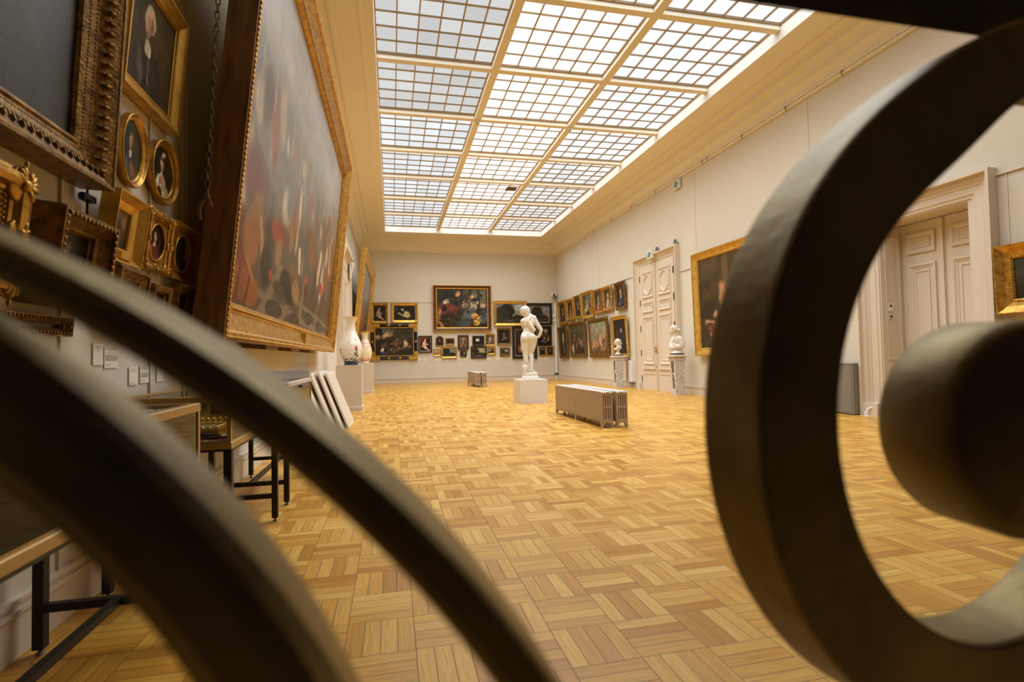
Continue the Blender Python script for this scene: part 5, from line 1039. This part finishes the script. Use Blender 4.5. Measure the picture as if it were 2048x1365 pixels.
vf = empty('vent_flap', loc=(3.72, 16.07, 6.285)); tag(vf, 'small dark rectangular vent flap in the middle column of skylight glass', 'vent'); MB().box(-.17, -.19, -.012, .17, .19, .0).build('frame', BAR, vf); MB().box(-.14, -.16, -.02, .14, .16, -.012).build('louvre', mat('vent_dark', rgb(90, 74, 54), .6), vf)
src = None
for k, y in enumerate((4.9, 7.0, 8.25, 9.5, 10.76, 10.95, 13.2, 14.7, 16.2, 17.8)):
    if src is None:
        src = hk = empty('picture_hook'); m = MB(); m.path([(0, 0, .03), (-.05, 0, .035), (-.06, 0, .0), (-.03, 0, -.03), (-.045, 0, -.05)], .006); m.build('hook', DARKMETAL, hk)
    else:
        hk = src.copy(); COL.objects.link(hk)
        for c_ in src.children:
            d2 = c_.copy(); COL.objects.link(d2); d2.parent = hk
    hk.location = (7.16, y, 5.47); tag(hk, 'small dark metal hook on the rail under the right cornice', 'hook', 'picture hooks under the right cornice')
# ------------------------------------------------------------------ dark sculptures close to the camera
# left: two curved bars (an outer and an inner one) rising from a flat foot
S_ = .25
def P2(c, R, deg): return (c[0] + R * math.cos(math.radians(deg)), c[1] + R * math.sin(math.radians(deg)))
def bar(outer, inner, y0, y1, bev):
    """solid curved bar: outer and inner outlines (x, z), worn round edges"""
    n = len(outer); rings = []
    for (o, i) in zip(outer, inner):
        d = Vector((o[0] - i[0], o[1] - i[1])); L = d.length; d.normalize(); b = min(bev, L * .3)
        oo = Vector(o); ii = Vector(i); k = b * .3
        rings.append([(*(oo - d * b), y0), (*(oo - d * k), y0 + k), (*oo, y0 + b), (*oo, y1 - b), (*(oo - d * k), y1 - k), (*(oo - d * b), y1), (*(ii + d * b), y1), (*(ii + d * k), y1 - k), (*ii, y1 - b), (*ii, y0 + b), (*(ii + d * k), y0 + k), (*(ii + d * b), y0)])
    v = [(x, y, z) for r in rings for (x, z, y) in r]; m = 12
    f = [(a * m + k, a * m + (k + 1) % m, (a + 1) * m + (k + 1) % m, (a + 1) * m + k) for a in range(n - 1) for k in range(m)]
    f += [tuple(range(m)), tuple(reversed(range((n - 1) * m, n * m)))]
    return MB().add(v, f, False)
def sm(t): t = max(0, min(1, t)); return t * t * (3 - 2 * t)
def W(p): return (p[0] * S_, 1 + p[1] * S_)
C1, R1, C2, R2, C3, R3_, C4, R4 = (-1.71, -1.89), 2.371, (-1.855, -1.978), 2.446, (-1.767, -1.432), 1.86, (-1.329, -1.037), 1.086
oo, ii = [], []
for k in range(91):
    d = 84 - 149 * k / 90; o = P2(C1, R1, d); a = P2(C2, R2, d); b_ = P2(C1, R1 - .085, d); t = sm((12 - d) / 20) if d < 12 else sm((d - 66) / 16)
    oo.append(W(o)); ii.append(W((a[0] * (1 - t) + b_[0] * t, a[1] * (1 - t) + b_[1] * t)))
sl = empty('bronze_sculpture', loc=(-.2, .28, 0)); tag(sl, 'dark bronze sculpture of two sweeping curved bars, blurred and close to the camera', 'sculpture')
T0 = Matrix.Translation((.2, -.28, 0))
def clampz(m, z=0.0):
    m.v = [(x, y, max(zz, z)) for x, y, zz in m.v]; return m
clampz(bar(oo, ii, S_, S_ * 1.25, .008), .021).build('outer_curved_bar', BRONZE, sl, T0)
oo, ii = [], []
for k in range(91):
    d = 84 - 170 * k / 90; o = P2(C3, R3_, d); a = P2(C4, R4, d); b_ = P2(C3, R3_ - .36, d - 6); t = sm((22 - d) / 60) if d < 22 else sm((d - 56) / 26)
    oo.append(W(o)); ii.append(W((a[0] * (1 - t) + b_[0] * t, a[1] * (1 - t) + b_[1] * t)))
bar(oo, ii, S_, S_ * 1.25, .022).build('inner_curved_bar', BRONZE, sl, T0)
MB().box(-.44, .24, .02, -.38, .322, 1.06).build('upright', BRONZE, sl, T0); MB().box(-.5, .17, 0, .06, .39, .022).build('foot_plate', BRONZE, sl, T0)
# right: a heavy ring with a round hub, hung from a level bar
s = .4; cx, cz, t1, t2, Ro, Ri, TT, k0, k1, k2, k3 = 1.6554, .0294, -.1214, -.024, .9028, .6906, .1598, .0606, .1342, .049, .1465
a = Vector((math.sin(t1), math.cos(t1) * math.cos(t2), math.cos(t1) * math.sin(t2))); u = (Vector((1, 0, 0)) - a * a.x).normalized(); w_ = -a.cross(u); ctr = Vector((cx, 1, cz))
rings = []; N_ = 160; bv = .012
for k in range(N_):
    th = 2 * PI * k / N_; ro = Ro + k0 * math.cos(2 * th) + k1 * math.sin(2 * th); ri = Ri + k2 * math.cos(2 * th) + k3 * math.sin(2 * th); dr = u * math.cos(th) + w_ * math.sin(th)
    for r_, t_ in ((ro - bv, 0), (ro - bv * .3, bv * .3), (ro, bv), (ro, TT - bv), (ro - bv * .3, TT - bv * .3), (ro - bv, TT), (ri + bv, TT), (ri + bv * .3, TT - bv * .3), (ri, TT - bv), (ri, bv), (ri + bv * .3, bv * .3), (ri + bv, 0)):
        p = ctr + dr * r_ + a * t_; rings.append((p.x * s, p.y * s, 1 + p.z * s))
f = [(k * 12 + q_, k * 12 + (q_ + 1) % 12, ((k + 1) % N_) * 12 + (q_ + 1) % 12, ((k + 1) % N_) * 12 + q_) for k in range(N_) for q_ in range(12)]
sr = empty('bronze_ring_sculpture', loc=(.8, .5, 0)); tag(sr, 'dark bronze ring with a round hub under a level bar, close to the camera', 'sculpture')
T1 = Matrix.Translation((-.8, -.5, 0))
MB().add(rings, f, False).build('ring', BRONZE, sr, T1)
hs = .45; hc = Vector((1.31, 1, -.17)); ha = Vector((.061, 1, .01)).normalized(); R = .23; A = hc - ha * .185
def hw(p): return (p.x * hs, p.y * hs, 1 + p.z * hs)
hu = ha.orthogonal().normalized(); hv = ha.cross(hu); prof_ = [(R - .03, 0), (R - .012, .006), (R, .03), (R, .165), (R - .008, .18), (R - .025, .187)]; v = []; nn = 48
for r_, t_ in prof_:
    for k in range(nn):
        th = 2 * PI * k / nn; v.append(hw(A + ha * t_ + (hu * math.cos(th) + hv * math.sin(th)) * r_))
f = [(i * nn + k, i * nn + (k + 1) % nn, (i + 1) * nn + (k + 1) % nn, (i + 1) * nn + k) for i in range(len(prof_) - 1) for k in range(nn)] + [tuple(range(nn)), tuple(range((len(prof_) - 1) * nn, len(prof_) * nn))]
MB().add(v, f, True).build('hub', BRONZE, sr, T1)
MB().box(.60, .415, .885, 1.12, .448, .955).build('hub_arm', BRONZE, sr, T1)
MB().prism([(.497, 1.384), (.535, 1.44), (.535, 1.53), (.474, 1.53)], .2, 1.2, 'x').build('level_bar', BRONZE, sr, T1)
MB().box(1.1, .40, .03, 1.2, .6, 1.384).build('post', BRONZE, sr, T1); MB().box(.98, .25, 0, 1.32, .75, .03).build('foot_plate', BRONZE, sr, T1)

# ------------------------------------------------------------------ camera, world, light
cam = bpy.data.cameras.new('camera'); co = bpy.data.objects.new('camera', cam); COL.objects.link(co); SC.camera = co
FPX, YAW, PITCH, ROLL = 1060.91477, .22349, .03022, -.01919
cam.sensor_width = 36; cam.sensor_fit = 'HORIZONTAL'; cam.lens = FPX / 2048 * 36; cam.clip_start = .01; cam.clip_end = 100
cy, sy = math.cos(YAW), math.sin(YAW); fw = Vector((sy * math.cos(PITCH), cy * math.cos(PITCH), math.sin(PITCH))); r = Vector((cy, -sy, 0)); uu = r.cross(fw)
c_, s_ = math.cos(ROLL), math.sin(ROLL); rx = c_ * r + s_ * uu; ux = -s_ * r + c_ * uu
co.matrix_world = Matrix(((rx.x, ux.x, -fw.x, 0), (rx.y, ux.y, -fw.y, 0), (rx.z, ux.z, -fw.z, 1), (0, 0, 0, 1)))
cam.dof.use_dof = True; cam.dof.focus_distance = 5.0; cam.dof.aperture_fstop = 3.0
wd_ = bpy.data.worlds.new('world'); SC.world = wd_; wd_.use_nodes = True; wd_.node_tree.nodes['Background'].inputs[0].default_value = (.5, .55, .6, 1); wd_.node_tree.nodes['Background'].inputs[1].default_value = .3
SC.view_settings.view_transform = 'Standard'; SC.view_settings.look = 'None'; SC.view_settings.gamma = 1; SC.view_settings.exposure = 0.0
SC.view_settings.use_curve_mapping = False
SC.cycles.max_bounces = 8; SC.cycles.diffuse_bounces = 5; SC.cycles.glossy_bounces = 3; SC.cycles.transparent_max_bounces = 6
